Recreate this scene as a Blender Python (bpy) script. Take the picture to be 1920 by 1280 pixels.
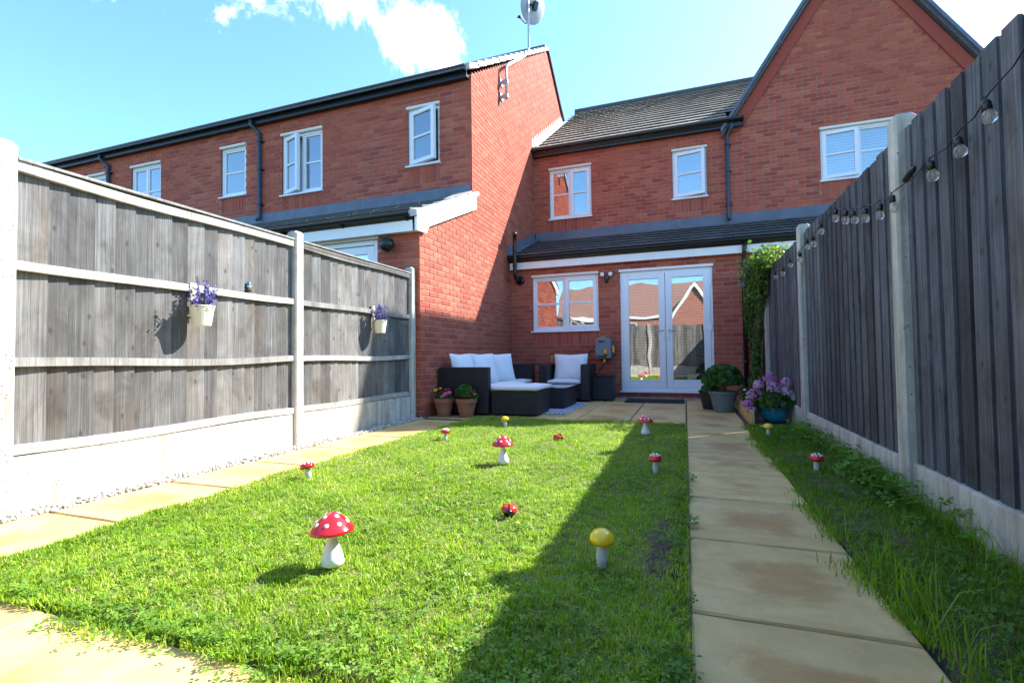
import bpy, math, random
import numpy as np
from mathutils import Vector, Matrix
R = math.radians
random.seed(7); rng = np.random.default_rng(7)
for o in list(bpy.data.objects): bpy.data.objects.remove(o)
S = bpy.context.scene
C = S.collection
# ---------------------------------------------------------------- camera, sky, sun, exposure
H = 0.75
cam_d = bpy.data.cameras.new('camera'); cam = bpy.data.objects.new('camera', cam_d); C.objects.link(cam)
cam_d.sensor_width = 36; cam_d.lens = 911 / 1920 * 36; cam_d.clip_start = .02; cam_d.clip_end = 2000
yaw, pitch, roll = R(19.65), R(1.668), R(-.7273)
fw = Vector((-math.sin(yaw) * math.cos(pitch), math.cos(yaw) * math.cos(pitch), math.sin(pitch)))
rt = Vector((math.cos(yaw), math.sin(yaw), 0)); up = rt.cross(fw)
r2 = rt * math.cos(roll) + up * math.sin(roll); u2 = up * math.cos(roll) - rt * math.sin(roll)
m = Matrix((r2, u2, -fw)).transposed().to_4x4(); m.translation = (0, 0, H)
cam.matrix_world = m
S.camera = cam
SUN = Vector((.86, .78, 1.0)).normalized()
elev = math.asin(SUN.z); azim = math.atan2(SUN.x, SUN.y)
W = bpy.data.worlds.new('World'); S.world = W; W.use_nodes = True
nt = W.node_tree; nt.nodes.clear()
def wn(t, **k):
    n = nt.nodes.new(t)
    for a, b in k.items(): setattr(n, a, b)
    return n
sky = wn('ShaderNodeTexSky', sky_type='NISHITA', sun_disc=False, sun_elevation=elev, sun_rotation=azim)
sky.altitude = 50; sky.air_density = 1.0; sky.dust_density = .7; sky.ozone_density = 1.0
bgn = wn('ShaderNodeBackground'); bgn.inputs['Strength'].default_value = .132
wo = wn('ShaderNodeOutputWorld')
tc = wn('ShaderNodeTexCoord')
def wmath(op, a, b=None, clamp=False):
    n = wn('ShaderNodeMath', operation=op); n.use_clamp = clamp
    for i, v in enumerate((a, b)):
        if v is None: continue
        if isinstance(v, (int, float)): n.inputs[i].default_value = v
        else: nt.links.new(v, n.inputs[i])
    return n.outputs[0]
nz = wn('ShaderNodeTexNoise'); nz.inputs['Scale'].default_value = 7.5; nz.inputs['Detail'].default_value = 7; nz.inputs['Roughness'].default_value = .62; nz.inputs['Distortion'].default_value = .35
nt.links.new(tc.outputs['Generated'], nz.inputs['Vector'])
def cloud_at(direction, inner, outer):      # a cloud bank of given angular radii round a direction
    d = wn('ShaderNodeVectorMath', operation='DISTANCE'); nt.links.new(tc.outputs['Generated'], d.inputs[0]); d.inputs[1].default_value = direction
    mr = wn('ShaderNodeMapRange'); mr.interpolation_type = 'SMOOTHSTEP'
    nt.links.new(d.outputs['Value'], mr.inputs['Value']); mr.inputs['From Min'].default_value = outer; mr.inputs['From Max'].default_value = inner
    return mr.outputs[0]
def pix(x, y):
    return (r2 * (x - 960) / 911 - u2 * (y - 640) / 911 + fw).normalized()
bank = None
for (x, y, a, b) in ((715, -5, .03, .145), (765, 80, .02, .13), (812, 120, .0, .13), (300, -420, .1, .4), (2600, -500, .1, .5), (-900, 100, .05, .35)):
    c = cloud_at(pix(x, y), a, b)
    bank = c if bank is None else wmath('MAXIMUM', bank, c)
cm = wmath('ADD', wmath('MULTIPLY', nz.outputs['Fac'], 2.1), wmath('MULTIPLY', bank, .74))
cr = wn('ShaderNodeMapRange'); cr.interpolation_type = 'SMOOTHSTEP'
nt.links.new(cm, cr.inputs['Value']); cr.inputs['From Min'].default_value = 1.50; cr.inputs['From Max'].default_value = 1.92
mx = wn('ShaderNodeMix', data_type='RGBA')
tint = wn('ShaderNodeMix', data_type='RGBA', blend_type='MULTIPLY'); tint.inputs[0].default_value = 1
nt.links.new(sky.outputs[0], tint.inputs[6]); tint.inputs[7].default_value = (.68, .99, 1.2, 1)
nt.links.new(tint.outputs[2], mx.inputs[6]); mx.inputs[7].default_value = (9.5, 9.6, 9.8, 1)
nt.links.new(cr.outputs[0], mx.inputs[0])
nt.links.new(mx.outputs[2], bgn.inputs['Color']); nt.links.new(bgn.outputs[0], wo.inputs[0])
sd = bpy.data.lights.new('sun', 'SUN'); sun = bpy.data.objects.new('sun', sd); C.objects.link(sun)
sd.energy = 4.8; sd.angle = R(.55); sd.color = (1, .965, .90)
sun.rotation_euler = (-SUN).to_track_quat('-Z', 'Y').to_euler(); sun.location = (20, 20, 30)
S.view_settings.view_transform = 'Standard'; S.view_settings.look = 'None'
S.view_settings.gamma = 1; S.view_settings.use_curve_mapping = False
S.view_settings.exposure = 1.72
S.render.engine = 'CYCLES'

# ---------------------------------------------------------------- materials
MATS = {}
class N:
    def __init__(s, name):
        s.m = bpy.data.materials.new(name); s.m.use_nodes = True; s.t = s.m.node_tree
        s.b = s.t.nodes['Principled BSDF']; s.o = s.t.nodes['Material Output']; MATS[name] = s.m
    def n(s, typ, ins=None, **k):
        x = s.t.nodes.new(typ)
        for a, b in k.items(): setattr(x, a, b)
        for a, b in (ins or {}).items():
            if hasattr(b, 'is_linked') or hasattr(b, 'links'): s.t.links.new(b, x.inputs[a])
            else: x.inputs[a].default_value = b
        return x
    def set(s, a, v):
        if hasattr(v, 'links'): s.t.links.new(v, s.b.inputs[a])
        else: s.b.inputs[a].default_value = v
    def ramp(s, fac, stops):
        r = s.n('ShaderNodeValToRGB', {'Fac': fac}); e = r.color_ramp.elements
        while len(e) < len(stops): e.new(.5)
        for x, (p, c) in zip(e, stops): x.position = p; x.color = (*c, 1)
        return r.outputs[0]
    def noise(s, vec, scale, detail=4, rough=.55, dist=0):
        return s.n('ShaderNodeTexNoise', {'Vector': vec, 'Scale': scale, 'Detail': detail, 'Roughness': rough, 'Distortion': dist}).outputs['Fac']
    def coord(s, scale=(1, 1, 1), jitter=0):
        o = s.n('ShaderNodeTexCoord').outputs['Object']
        v = s.n('ShaderNodeVectorMath', {0: o, 1: scale}, operation='MULTIPLY').outputs[0]
        if jitter:
            rnd = s.n('ShaderNodeObjectInfo').outputs['Random']
            k = s.n('ShaderNodeMath', {0: rnd, 1: jitter}, operation='MULTIPLY').outputs[0]
            v = s.n('ShaderNodeVectorMath', {0: v, 1: k}, operation='ADD').outputs[0]
        return v
    def mix(s, f, a, b, mode='MIX'):
        x = s.n('ShaderNodeMix', data_type='RGBA', blend_type=mode)
        for i, v in ((0, f), (6, a), (7, b)):
            if hasattr(v, 'links'): s.t.links.new(v, x.inputs[i])
            else: x.inputs[i].default_value = v if i == 0 else (*v, 1)
        return x.outputs[2]
    def bump(s, h, strength=.3, dist=.01):
        s.set('Normal', s.n('ShaderNodeBump', {'Height': h, 'Strength': strength, 'Distance': dist}).outputs[0])
    def attr(s, name): return s.n('ShaderNodeAttribute', attribute_name=name).outputs['Fac']
def simple(name, col, rough=.5, metal=0, var=.0, scale=6, spec=None):
    q = N(name)
    if var:
        f = q.noise(q.coord(), scale, 5)
        q.set('Base Color', q.ramp(f, [(.3, tuple(c * (1 - var) for c in col)), (.7, tuple(min(1, c * (1 + var)) for c in col))]))
    else: q.set('Base Color', (*col, 1))
    q.set('Roughness', rough); q.set('Metallic', metal)
    if spec is not None: q.set('Specular IOR Level', spec)
    return q
BR = [(0, (.32, .064, .046)), (.25, (.39, .085, .054)), (.5, (.43, .101, .060)), (.8, (.47, .118, .067)), (1, (.50, .145, .083))]
def brickmat(name, fac):
    q = N(name); f = q.attr('tint') if fac == 'attr' else q.n('ShaderNodeObjectInfo').outputs['Random']
    c = q.ramp(f, BR); co = q.coord()
    n1 = q.noise(co, 45, 4, .7); n2 = q.noise(co, 260, 2)
    c = q.mix(.55, c, q.ramp(n1, [(.3, (.55, .5, .5)), (.7, (1.2, 1.25, 1.25))]), 'MULTIPLY')
    q.set('Base Color', c); q.set('Roughness', .85); q.set('Specular IOR Level', .25); q.bump(n2, .35, .003)
brickmat('brick', 'attr'); brickmat('brick_piece', 'obj')
q = N('mortar'); f = q.noise(q.coord(), 30, 5); q.set('Base Color', q.ramp(f, [(.3, (.29, .215, .17)), (.7, (.41, .32, .26))])); q.set('Roughness', .95)
q = N('far_brick'); bt = q.n('ShaderNodeTexBrick', {'Vector': q.n('ShaderNodeVectorMath', {0: q.n('ShaderNodeTexCoord').outputs['Object'], 1: (1, 0, 0)}, operation='MULTIPLY').outputs[0]})
mp = q.n('ShaderNodeCombineXYZ'); sp = q.n('ShaderNodeSeparateXYZ', {0: q.n('ShaderNodeTexCoord').outputs['Object']})
q.t.links.new(sp.outputs[0], mp.inputs[0]); q.t.links.new(sp.outputs[2], mp.inputs[1]); q.t.links.new(mp.outputs[0], bt.inputs['Vector'])
for k, v in (('Scale', 1), ('Mortar Size', .005), ('Brick Width', .225), ('Row Height', .075), ('Color1', (.27, .075, .05, 1)), ('Color2', (.40, .13, .07, 1)), ('Mortar', (.40, .34, .29, 1))): bt.inputs[k].default_value = v
q.set('Base Color', bt.outputs['Color']); q.set('Roughness', .9)
# weathered fence boards
def wood(name, dark, mid, light, brown):
    q = N(name); v = q.coord((1, 1, 1), 37.0)
    g = q.noise(q.n('ShaderNodeVectorMath', {0: v, 1: (95, 95, 2.0)}, operation='MULTIPLY').outputs[0], 1, 8, .62, .35)
    g2 = q.noise(q.n('ShaderNodeVectorMath', {0: v, 1: (220, 220, 5)}, operation='MULTIPLY').outputs[0], 1, 3, .5)
    big = q.noise(q.n('ShaderNodeVectorMath', {0: v, 1: (5, 5, .9)}, operation='MULTIPLY').outputs[0], 1, 3)
    c = q.ramp(g, [(.25, dark), (.5, mid), (.75, light)])
    c = q.mix(q.ramp(big, [(.45, (0, 0, 0)), (.7, (.6, .6, .6))]), c, brown)
    bl2 = q.noise(q.n('ShaderNodeVectorMath', {0: v, 1: (3.2, 3.2, 2.1)}, operation='MULTIPLY').outputs[0], 1.6, 5, .62, .9)
    c = q.mix(1, c, q.ramp(bl2, [(.30, (.62, .61, .59)), (.5, (.97, .97, .97)), (.72, (1.25, 1.25, 1.25))]), 'MULTIPLY')
    rnd = q.n('ShaderNodeObjectInfo').outputs['Random']
    c = q.mix(1, c, q.ramp(rnd, [(0, (.58, .57, .57)), (.5, (.95, .95, .95)), (1, (1.35, 1.33, 1.30))]), 'MULTIPLY')
    sx_ = q.n('ShaderNodeSeparateXYZ', {0: v}); kv = q.n('ShaderNodeCombineXYZ', {0: q.n('ShaderNodeMath', {0: sx_.outputs[0], 1: 7.0}, operation='MULTIPLY').outputs[0], 1: q.n('ShaderNodeMath', {0: sx_.outputs[2], 1: 3.6}, operation='MULTIPLY').outputs[0]})
    vo = q.n('ShaderNodeTexVoronoi', {'Vector': kv.outputs[0], 'Scale': 1.0, 'Randomness': 1.0}, voronoi_dimensions='2D')
    kn = q.n('ShaderNodeMapRange', {'Value': vo.outputs['Distance'], 'From Min': .025, 'From Max': .085, 'To Min': 1, 'To Max': 0}).outputs[0]
    sel = q.n('ShaderNodeMath', {0: q.n('ShaderNodeSeparateColor', {0: vo.outputs['Color']}).outputs[0], 1: .50}, operation='GREATER_THAN').outputs[0]
    kf = q.n('ShaderNodeMath', {0: kn, 1: sel}, operation='MULTIPLY').outputs[0]
    c = q.mix(q.n('ShaderNodeMath', {0: kf, 1: .8}, operation='MULTIPLY').outputs[0], c, (.05, .04, .033))
    q.set('Base Color', c); q.set('Roughness', .85); q.set('Specular IOR Level', .2)
    q.bump(q.n('ShaderNodeMath', {0: g, 1: g2}, operation='ADD').outputs[0], .5, .004)
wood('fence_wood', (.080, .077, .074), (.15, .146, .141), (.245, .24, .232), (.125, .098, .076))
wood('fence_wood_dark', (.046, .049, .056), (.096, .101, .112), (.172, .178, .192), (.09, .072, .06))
wood('rail_wood', (.21, .20, .185), (.33, .32, .30), (.45, .44, .415), (.27, .245, .215))
q = N('edging_wood'); v = q.coord((40, 3, 40), 20); f = q.noise(v, 1, 4); q.set('Base Color', q.ramp(f, [(.3, (.40, .24, .08)), (.7, (.62, .43, .17))])); q.set('Roughness', .7)
q = N('concrete'); co = q.coord(); f = q.noise(co, 9, 6, .65); c = q.ramp(f, [(.3, (.41, .385, .335)), (.7, (.58, .55, .48))])
vo = q.n('ShaderNodeTexVoronoi', {'Vector': co, 'Scale': 55.0}); sel = q.n('ShaderNodeSeparateColor', {0: vo.outputs['Color']}).outputs[0]
pit = q.n('ShaderNodeMath', {0: q.n('ShaderNodeMath', {0: vo.outputs['Distance'], 1: .28}, operation='LESS_THAN').outputs[0], 1: q.n('ShaderNodeMath', {0: sel, 1: .82}, operation='GREATER_THAN').outputs[0]}, operation='MULTIPLY').outputs[0]
stn = q.noise(q.n('ShaderNodeVectorMath', {0: co, 1: (14, 14, .8)}, operation='MULTIPLY').outputs[0], 1, 5, .6); c = q.mix(1, c, q.ramp(stn, [(.35, (.62, .59, .54)), (.55, (1, 1, 1)), (.8, (1.08, 1.08, 1.08))]), 'MULTIPLY')
q.set('Base Color', q.mix(pit, c, (.17, .16, .15))); q.set('Roughness', .9); q.bump(q.noise(co, 120, 3), .3, .004)
# sandstone paving: every slab its own piece of the stone
q = N('sandstone'); v = q.coord((1, 1, 1), 71.0)
wv = q.n('ShaderNodeVectorMath', {0: v, 1: (1.1, 2.6, 1)}, operation='MULTIPLY').outputs[0]
n1 = q.noise(wv, 1.2, 5, .55, 1.4); n2 = q.noise(v, 14, 5, .6); n3 = q.noise(v, 2.2, 3, .5, .8)
c = q.ramp(n1, [(.30, (.64, .45, .195)), (.45, (.60, .385, .14)), (.55, (.47, .265, .085)), (.68, (.60, .38, .14)), (.8, (.66, .48, .22))])
c = q.mix(q.ramp(n3, [(.5, (0, 0, 0)), (.68, (.65, .65, .65))]), c, (.66, .50, .25))
c = q.mix(.8, c, q.ramp(n2, [(.3, (.72, .70, .67)), (.7, (1.2, 1.2, 1.2))]), 'MULTIPLY')
gr = q.noise(v, 240, 3, .7); c = q.mix(.6, c, q.ramp(gr, [(.35, (.66, .64, .62)), (.65, (1.2, 1.2, 1.2))]), 'MULTIPLY')
rnd = q.n('ShaderNodeObjectInfo').outputs['Random']; c = q.mix(1, c, q.ramp(rnd, [(0, (.88, .84, .84)), (1, (1.1, 1.1, 1.08))]), 'MULTIPLY')
gc = q.n('ShaderNodeSeparateXYZ', {0: q.n('ShaderNodeTexCoord').outputs['Generated']})
ax = [q.n('ShaderNodeMath', {0: q.n('ShaderNodeMath', {0: gc.outputs[i], 1: .5}, operation='SUBTRACT').outputs[0]}, operation='ABSOLUTE').outputs[0] for i in (0, 1)]
dd = q.n('ShaderNodeMath', {0: ax[0], 1: ax[1]}, operation='MAXIMUM').outputs[0]
dd = q.n('ShaderNodeMath', {0: dd, 1: q.n('ShaderNodeMath', {0: q.noise(v, 3.0, 6, .62, .6), 1: .85}, operation='MULTIPLY').outputs[0]}, operation='ADD').outputs[0]
c = q.mix(q.ramp(dd, [(.55, (0, 0, 0)), (.72, (.45, .45, .45))]), c, (.72, .52, .22))
c = q.mix(q.ramp(dd, [(.56, (.62, .62, .62)), (.68, (0, 0, 0))]), c, (.48, .27, .09))
q.set('Base Color', c); q.set('Roughness', .72); q.bump(q.noise(v, 26, 5), .25, .006)
q = N('bedding'); f = q.noise(q.coord(), 40, 4); q.set('Base Color', q.ramp(f, [(.3, (.06, .05, .035)), (.7, (.14, .115, .08))])); q.set('Roughness', 1)
q = N('soil'); f = q.noise(q.coord(), 18, 6, .7); q.set('Base Color', q.ramp(f, [(.3, (.05, .034, .02)), (.6, (.13, .092, .055)), (.8, (.22, .165, .105))])); q.set('Roughness', 1); q.bump(f, .8, .02)
q = N('thatch'); f = q.noise(q.coord(), 60, 6, .7); q.set('Base Color', q.ramp(f, [(.3, (.045, .055, .014)), (.5, (.12, .13, .035)), (.7, (.24, .22, .08))])); q.set('Roughness', 1)
q = N('earth'); f = q.noise(q.coord(), 2, 6); q.set('Base Color', q.ramp(f, [(.35, (.05, .075, .02)), (.65, (.10, .085, .05))])); q.set('Roughness', 1)
q = N('gravel'); f = q.attr('tint'); q.set('Base Color', q.ramp(f, [(0, (.13, .11, .10)), (.35, (.36, .32, .27)), (.7, (.52, .47, .40)), (1, (.66, .62, .56))])); q.set('Roughness', .8)
def leafmat(name, stops, trans=.42, rough=.5):
    q = N(name); f = q.attr('tint'); c = q.ramp(f, stops); q.set('Base Color', c); q.set('Roughness', rough); q.set('Specular IOR Level', .35)
    t = q.n('ShaderNodeBsdfTranslucent', {'Color': q.mix(1, c, (1.15, 1.3, .7), 'MULTIPLY')})
    ms = q.n('ShaderNodeMixShader', {0: trans}); q.t.links.new(q.b.outputs[0], ms.inputs[1]); q.t.links.new(t.outputs[0], ms.inputs[2]); q.t.links.new(ms.outputs[0], q.o.inputs[0])
leafmat('grass', [(0, (.10, .20, .012)), (.3, (.235, .39, .02)), (.6, (.365, .50, .035)), (.85, (.49, .54, .10)), (1, (.60, .55, .25))])
leafmat('weed', [(0, (.07, .17, .02)), (.6, (.15, .29, .028)), (1, (.25, .39, .045))])
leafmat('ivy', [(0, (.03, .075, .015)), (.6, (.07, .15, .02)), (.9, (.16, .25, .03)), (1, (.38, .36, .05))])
leafmat('basil', [(0, (.03, .08, .015)), (.6, (.06, .15, .022)), (1, (.11, .23, .035))])
leafmat('hydrangea_petal', [(0, (.44, .13, .36)), (.5, (.60, .24, .50)), (.8, (.66, .40, .58)), (1, (.62, .62, .42))], .25)
leafmat('lavender', [(0, (.06, .045, .22)), (.6, (.16, .12, .46)), (1, (.30, .25, .62))], .2)
simple('lavender_leaf', (.10, .11, .12), .7)
simple('flower_yellow', (.85, .52, .02), .5); simple('flower_orange', (.80, .25, .01), .5); simple('flower_red', (.5, .03, .02), .5); simple('flower_pink', (.80, .12, .30), .5); simple('flower_white', (.8, .8, .75), .5)
simple('upvc', (.78, .80, .82), .28); simple('fascia_white', (.80, .80, .78), .35, var=.04)
simple('cream_trim', (.72, .68, .58), .5); simple('verge_mortar', (.50, .485, .45), .8, var=.3, scale=22)
simple('gutter_black', (.012, .013, .016), .3); simple('lead', (.105, .125, .165), .5, var=.2, scale=5)
simple('pipe_blue', (.03, .045, .07), .3)
q = N('roof_tile'); co = q.coord((1, 1, 1), 9); f = q.noise(co, 14, 5, .65); rnd = q.n('ShaderNodeObjectInfo').outputs['Random']
c = q.ramp(f, [(.3, (.20, .18, .145)), (.55, (.31, .285, .23)), (.75, (.40, .375, .31))]); q.set('Base Color', q.mix(1, c, q.ramp(rnd, [(0, (.8, .8, .8)), (1, (1.15, 1.12, 1.08))]), 'MULTIPLY')); q.set('Roughness', .85)
q = N('roof_tile_dark'); co = q.coord((1, 1, 1), 9); f = q.noise(co, 14, 5, .65); rnd = q.n('ShaderNodeObjectInfo').outputs['Random']
c = q.ramp(f, [(.3, (.055, .058, .062)), (.55, (.085, .088, .092)), (.75, (.12, .12, .122))]); q.set('Base Color', q.mix(1, c, q.ramp(rnd, [(0, (.8, .8, .8)), (1, (1.2, 1.18, 1.15))]), 'MULTIPLY')); q.set('Roughness', .7)
simple('far_tile', (.24, .13, .10), .85, var=.25, scale=8)
simple('room_shade', (.05, .048, .045), .9); simple('curtain', (.75, .76, .80), .8); simple('blind', (.66, .67, .70), .6)  # first tone puts the shade of unlit rooms into the colour
simple('rattan_base', (.01, .01, .012), .5)
q = N('rattan'); w1 = q.n('ShaderNodeTexWave', {'Vector': q.coord(), 'Scale': 42.0, 'Distortion': .3}, wave_type='BANDS', bands_direction='Z').outputs['Fac']
w2 = q.n('ShaderNodeTexWave', {'Vector': q.coord(), 'Scale': 14.0, 'Distortion': .3}, wave_type='BANDS', bands_direction='DIAGONAL').outputs['Fac']
hh = q.n('ShaderNodeMath', {0: w1, 1: w2}, operation='MULTIPLY').outputs[0]; q.set('Base Color', q.ramp(hh, [(0, (.006, .006, .007)), (1, (.022, .022, .025))])); q.set('Roughness', .45); q.bump(hh, .6, .006)
q = N('cushion'); f = q.noise(q.coord(), 300, 2); q.set('Base Color', (.80, .80, .80, 1)); q.set('Roughness', .9); q.bump(f, .2, .002)
simple('terracotta', (.36, .14, .075), .8, var=.22, scale=14); simple('pot_grey', (.115, .15, .145), .55); simple('pot_cream', (.72, .66, .47), .4)
q = N('pot_blue'); q.set('Base Color', (.015, .20, .30, 1)); q.set('Roughness', .15)
simple('reel_grey', (.15, .17, .20), .45); simple('reel_yellow', (.75, .33, .02), .4); simple('reel_red', (.6, .04, .03), .4); simple('hose', (.02, .02, .022), .5)
simple('plastic_black', (.01, .01, .012), .35); simple('metal', (.55, .56, .58), .35, .9); simple('galvanised', (.42, .45, .50), .45, .5); simple('dish_grey', (.40, .43, .48), .5)
simple('mat_black', (.012, .014, .018), .95); simple('lens', (.8, .8, .72), .15)
simple('mush_stem', (.80, .80, .80), .25); simple('spot_white', (.85, .85, .85), .3); simple('lady_black', (.008, .008, .01), .2)
q = N('mush_red'); q.set('Base Color', (.62, .012, .014, 1)); q.set('Roughness', .12); q.set('Coat Weight', .6)
q = N('lady_red'); q.set('Base Color', (.60, .035, .02, 1)); q.set('Roughness', .2)
q = N('mush_yellow'); q.set('Base Color', (.92, .60, .01, 1)); q.set('Roughness', .12); q.set('Coat Weight', .5)
q = N('stem_glass'); q.set('Base Color', (.55, .60, .58, 1)); q.set('Roughness', .15); q.set('Coat Weight', .4)
q = N('bulb_glass'); q.set('Base Color', (.9, .9, .85, 1)); q.set('Roughness', .02); q.set('Transmission Weight', .92); q.set('IOR', 1.3)
q = N('rug'); ck = q.n('ShaderNodeTexChecker', {'Vector': q.n('ShaderNodeMapping', {'Vector': q.n('ShaderNodeTexCoord').outputs['Object'], 'Rotation': (0, 0, R(45))}).outputs[0], 'Scale': 24.0, 'Color1': (.02, .04, .16, 1), 'Color2': (.7, .72, .75, 1)}); q.set('Base Color', ck.outputs[0]); q.set('Roughness', .9)
q = N('glass_top'); q.set('Base Color', (.10, .12, .14, 1)); q.set('Roughness', .04); q.set('Specular IOR Level', .8)
q = N('glass')
gl = q.n('ShaderNodeBsdfGlossy', {'Color': (1, 1, 1, 1), 'Roughness': 0.0}); tr = q.n('ShaderNodeBsdfTransparent', {'Color': (.80, .84, .84, 1)})
fr = q.n('ShaderNodeFresnel', {'IOR': 1.5}).outputs[0]
ff = q.n('ShaderNodeMath', {0: q.n('ShaderNodeMath', {0: fr, 1: 1.6}, operation='MULTIPLY').outputs[0], 1: .22}, operation='ADD'); ff.use_clamp = True
gw = q.noise(q.coord((1, 1, 1), 5), 1.7, 1); 
bn = q.n('ShaderNodeBump', {'Height': gw, 'Strength': .10, 'Distance': .02}); q.t.links.new(bn.outputs[0], gl.inputs['Normal'])
ms = q.n('ShaderNodeMixShader', {0: ff.outputs[0]}); q.t.links.new(tr.outputs[0], ms.inputs[1]); q.t.links.new(gl.outputs[0], ms.inputs[2]); q.t.links.new(ms.outputs[0], q.o.inputs[0])

# ---------------------------------------------------------------- mesh helpers
class MB:
    def __init__(s): s.v = []; s.f = []; s.t = []
    def add(s, vs, fs, tint=0.0):
        b = len(s.v); s.v += [tuple(x) for x in vs]; s.f += [tuple(b + i for i in f) for f in fs]; s.t += [tint] * len(fs); return s
    def box(s, x0, x1, y0, y1, z0, z1, tint=0.0, M=None):
        vs = [Vector((x, y, z)) for z in (z0, z1) for x, y in ((x0, y0), (x1, y0), (x1, y1), (x0, y1))]
        if M: vs = [M @ v for v in vs]
        return s.add(vs, [(3, 2, 1, 0), (4, 5, 6, 7), (0, 1, 5, 4), (1, 2, 6, 5), (2, 3, 7, 6), (3, 0, 4, 7)], tint)
    def prism(s, poly, axis, a, b, M=None):        # polygon in the two other axes, extruded along axis
        def pt(p, w):
            q = {'x': (w, p[0], p[1]), 'y': (p[0], w, p[1]), 'z': (p[0], p[1], w)}[axis]
            return M @ Vector(q) if M else q
        n = len(poly)
        return s.add([pt(p, a) for p in poly] + [pt(p, b) for p in poly], [tuple(range(n))[::-1], tuple(range(n, 2 * n))] + [(i, (i + 1) % n, n + (i + 1) % n, n + i) for i in range(n)])
    def tube(s, pts, r, n=10, cap=True):
        pts = [Vector(p) for p in pts]; rs = r if isinstance(r, (list, tuple)) else [r] * len(pts); vs = []
        for i, p in enumerate(pts):
            d = (pts[min(i + 1, len(pts) - 1)] - pts[max(i - 1, 0)]).normalized()
            a = d.orthogonal() if i == 0 else (a - d * a.dot(d)); a.normalize(); b = d.cross(a)
            vs += [p + (a * math.cos(6.28318 * k / n) + b * math.sin(6.28318 * k / n)) * rs[i] for k in range(n)]
        fs = [(i * n + k, i * n + (k + 1) % n, (i + 1) * n + (k + 1) % n, (i + 1) * n + k) for i in range(len(pts) - 1) for k in range(n)]
        if cap: fs += [tuple(range(n))[::-1], tuple(range((len(pts) - 1) * n, len(pts) * n))]
        return s.add(vs, fs)
    def lathe(s, prof, n=20, M=None):
        vs = []
        for r, z in prof:
            vs += [Vector((r * math.cos(6.28318 * k / n), r * math.sin(6.28318 * k / n), z)) for k in range(n)]
        if M: vs = [M @ v for v in vs]
        return s.add(vs, [(i * n + k, i * n + (k + 1) % n, (i + 1) * n + (k + 1) % n, (i + 1) * n + k) for i in range(len(prof) - 1) for k in range(n)])
    def mesh(s, name, smooth=False):
        me = bpy.data.meshes.new(name); me.from_pydata(s.v, [], s.f)
        if any(s.t):
            a = me.attributes.new('tint', 'FLOAT', 'FACE'); a.data.foreach_set('value', s.t)
        if smooth: me.shade_smooth() if hasattr(me, 'shade_smooth') else me.polygons.foreach_set('use_smooth', [True] * len(me.polygons))
        return me
    def build(s, name, mat, parent=None, smooth=False, world=True, bevel=0):
        return link(name, s.mesh(name, smooth), mat, parent, world, bevel)
def base_of(o):
    v = Vector((0, 0, 0))
    while o: v += o.location; o = o.parent
    return v
def link(name, me, mat, parent=None, world=True, bevel=0):
    o = bpy.data.objects.new(name, me); C.objects.link(o)
    if mat: me.materials.append(MATS[mat])
    if parent:
        o.parent = parent
        if world: o.location = -base_of(parent)
    if bevel:
        b = o.modifiers.new('bevel', 'BEVEL'); b.width = bevel; b.segments = 2; b.limit_method = 'ANGLE'
    return o
def thing(name, label, cat, loc=(0, 0, 0), group=None):
    o = bpy.data.objects.new(name, None); C.objects.link(o); o.location = loc; o.empty_display_size = .1
    return tag(o, label, cat, group)
def tag(o, label, cat, group=None):
    o['label'] = label; o['category'] = cat
    if group: o['group'] = group
    return o
def struct(o): o['kind'] = 'structure'; return o
def stuff(o): o['kind'] = 'stuff'; return o
def npmesh(name, V, F, tint=None):             # big meshes of equal polygons
    me = bpy.data.meshes.new(name); k = F.shape[1]
    me.vertices.add(len(V)); me.vertices.foreach_set('co', V.astype(np.float32).ravel())
    me.loops.add(F.size); me.loops.foreach_set('vertex_index', F.astype(np.int32).ravel())
    me.polygons.add(len(F)); me.polygons.foreach_set('loop_start', np.arange(0, F.size, k, dtype=np.int32))
    me.update(calc_edges=True)
    if tint is not None:
        a = me.attributes.new('tint', 'FLOAT', 'FACE'); a.data.foreach_set('value', tint.astype(np.float32))
    return me

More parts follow.
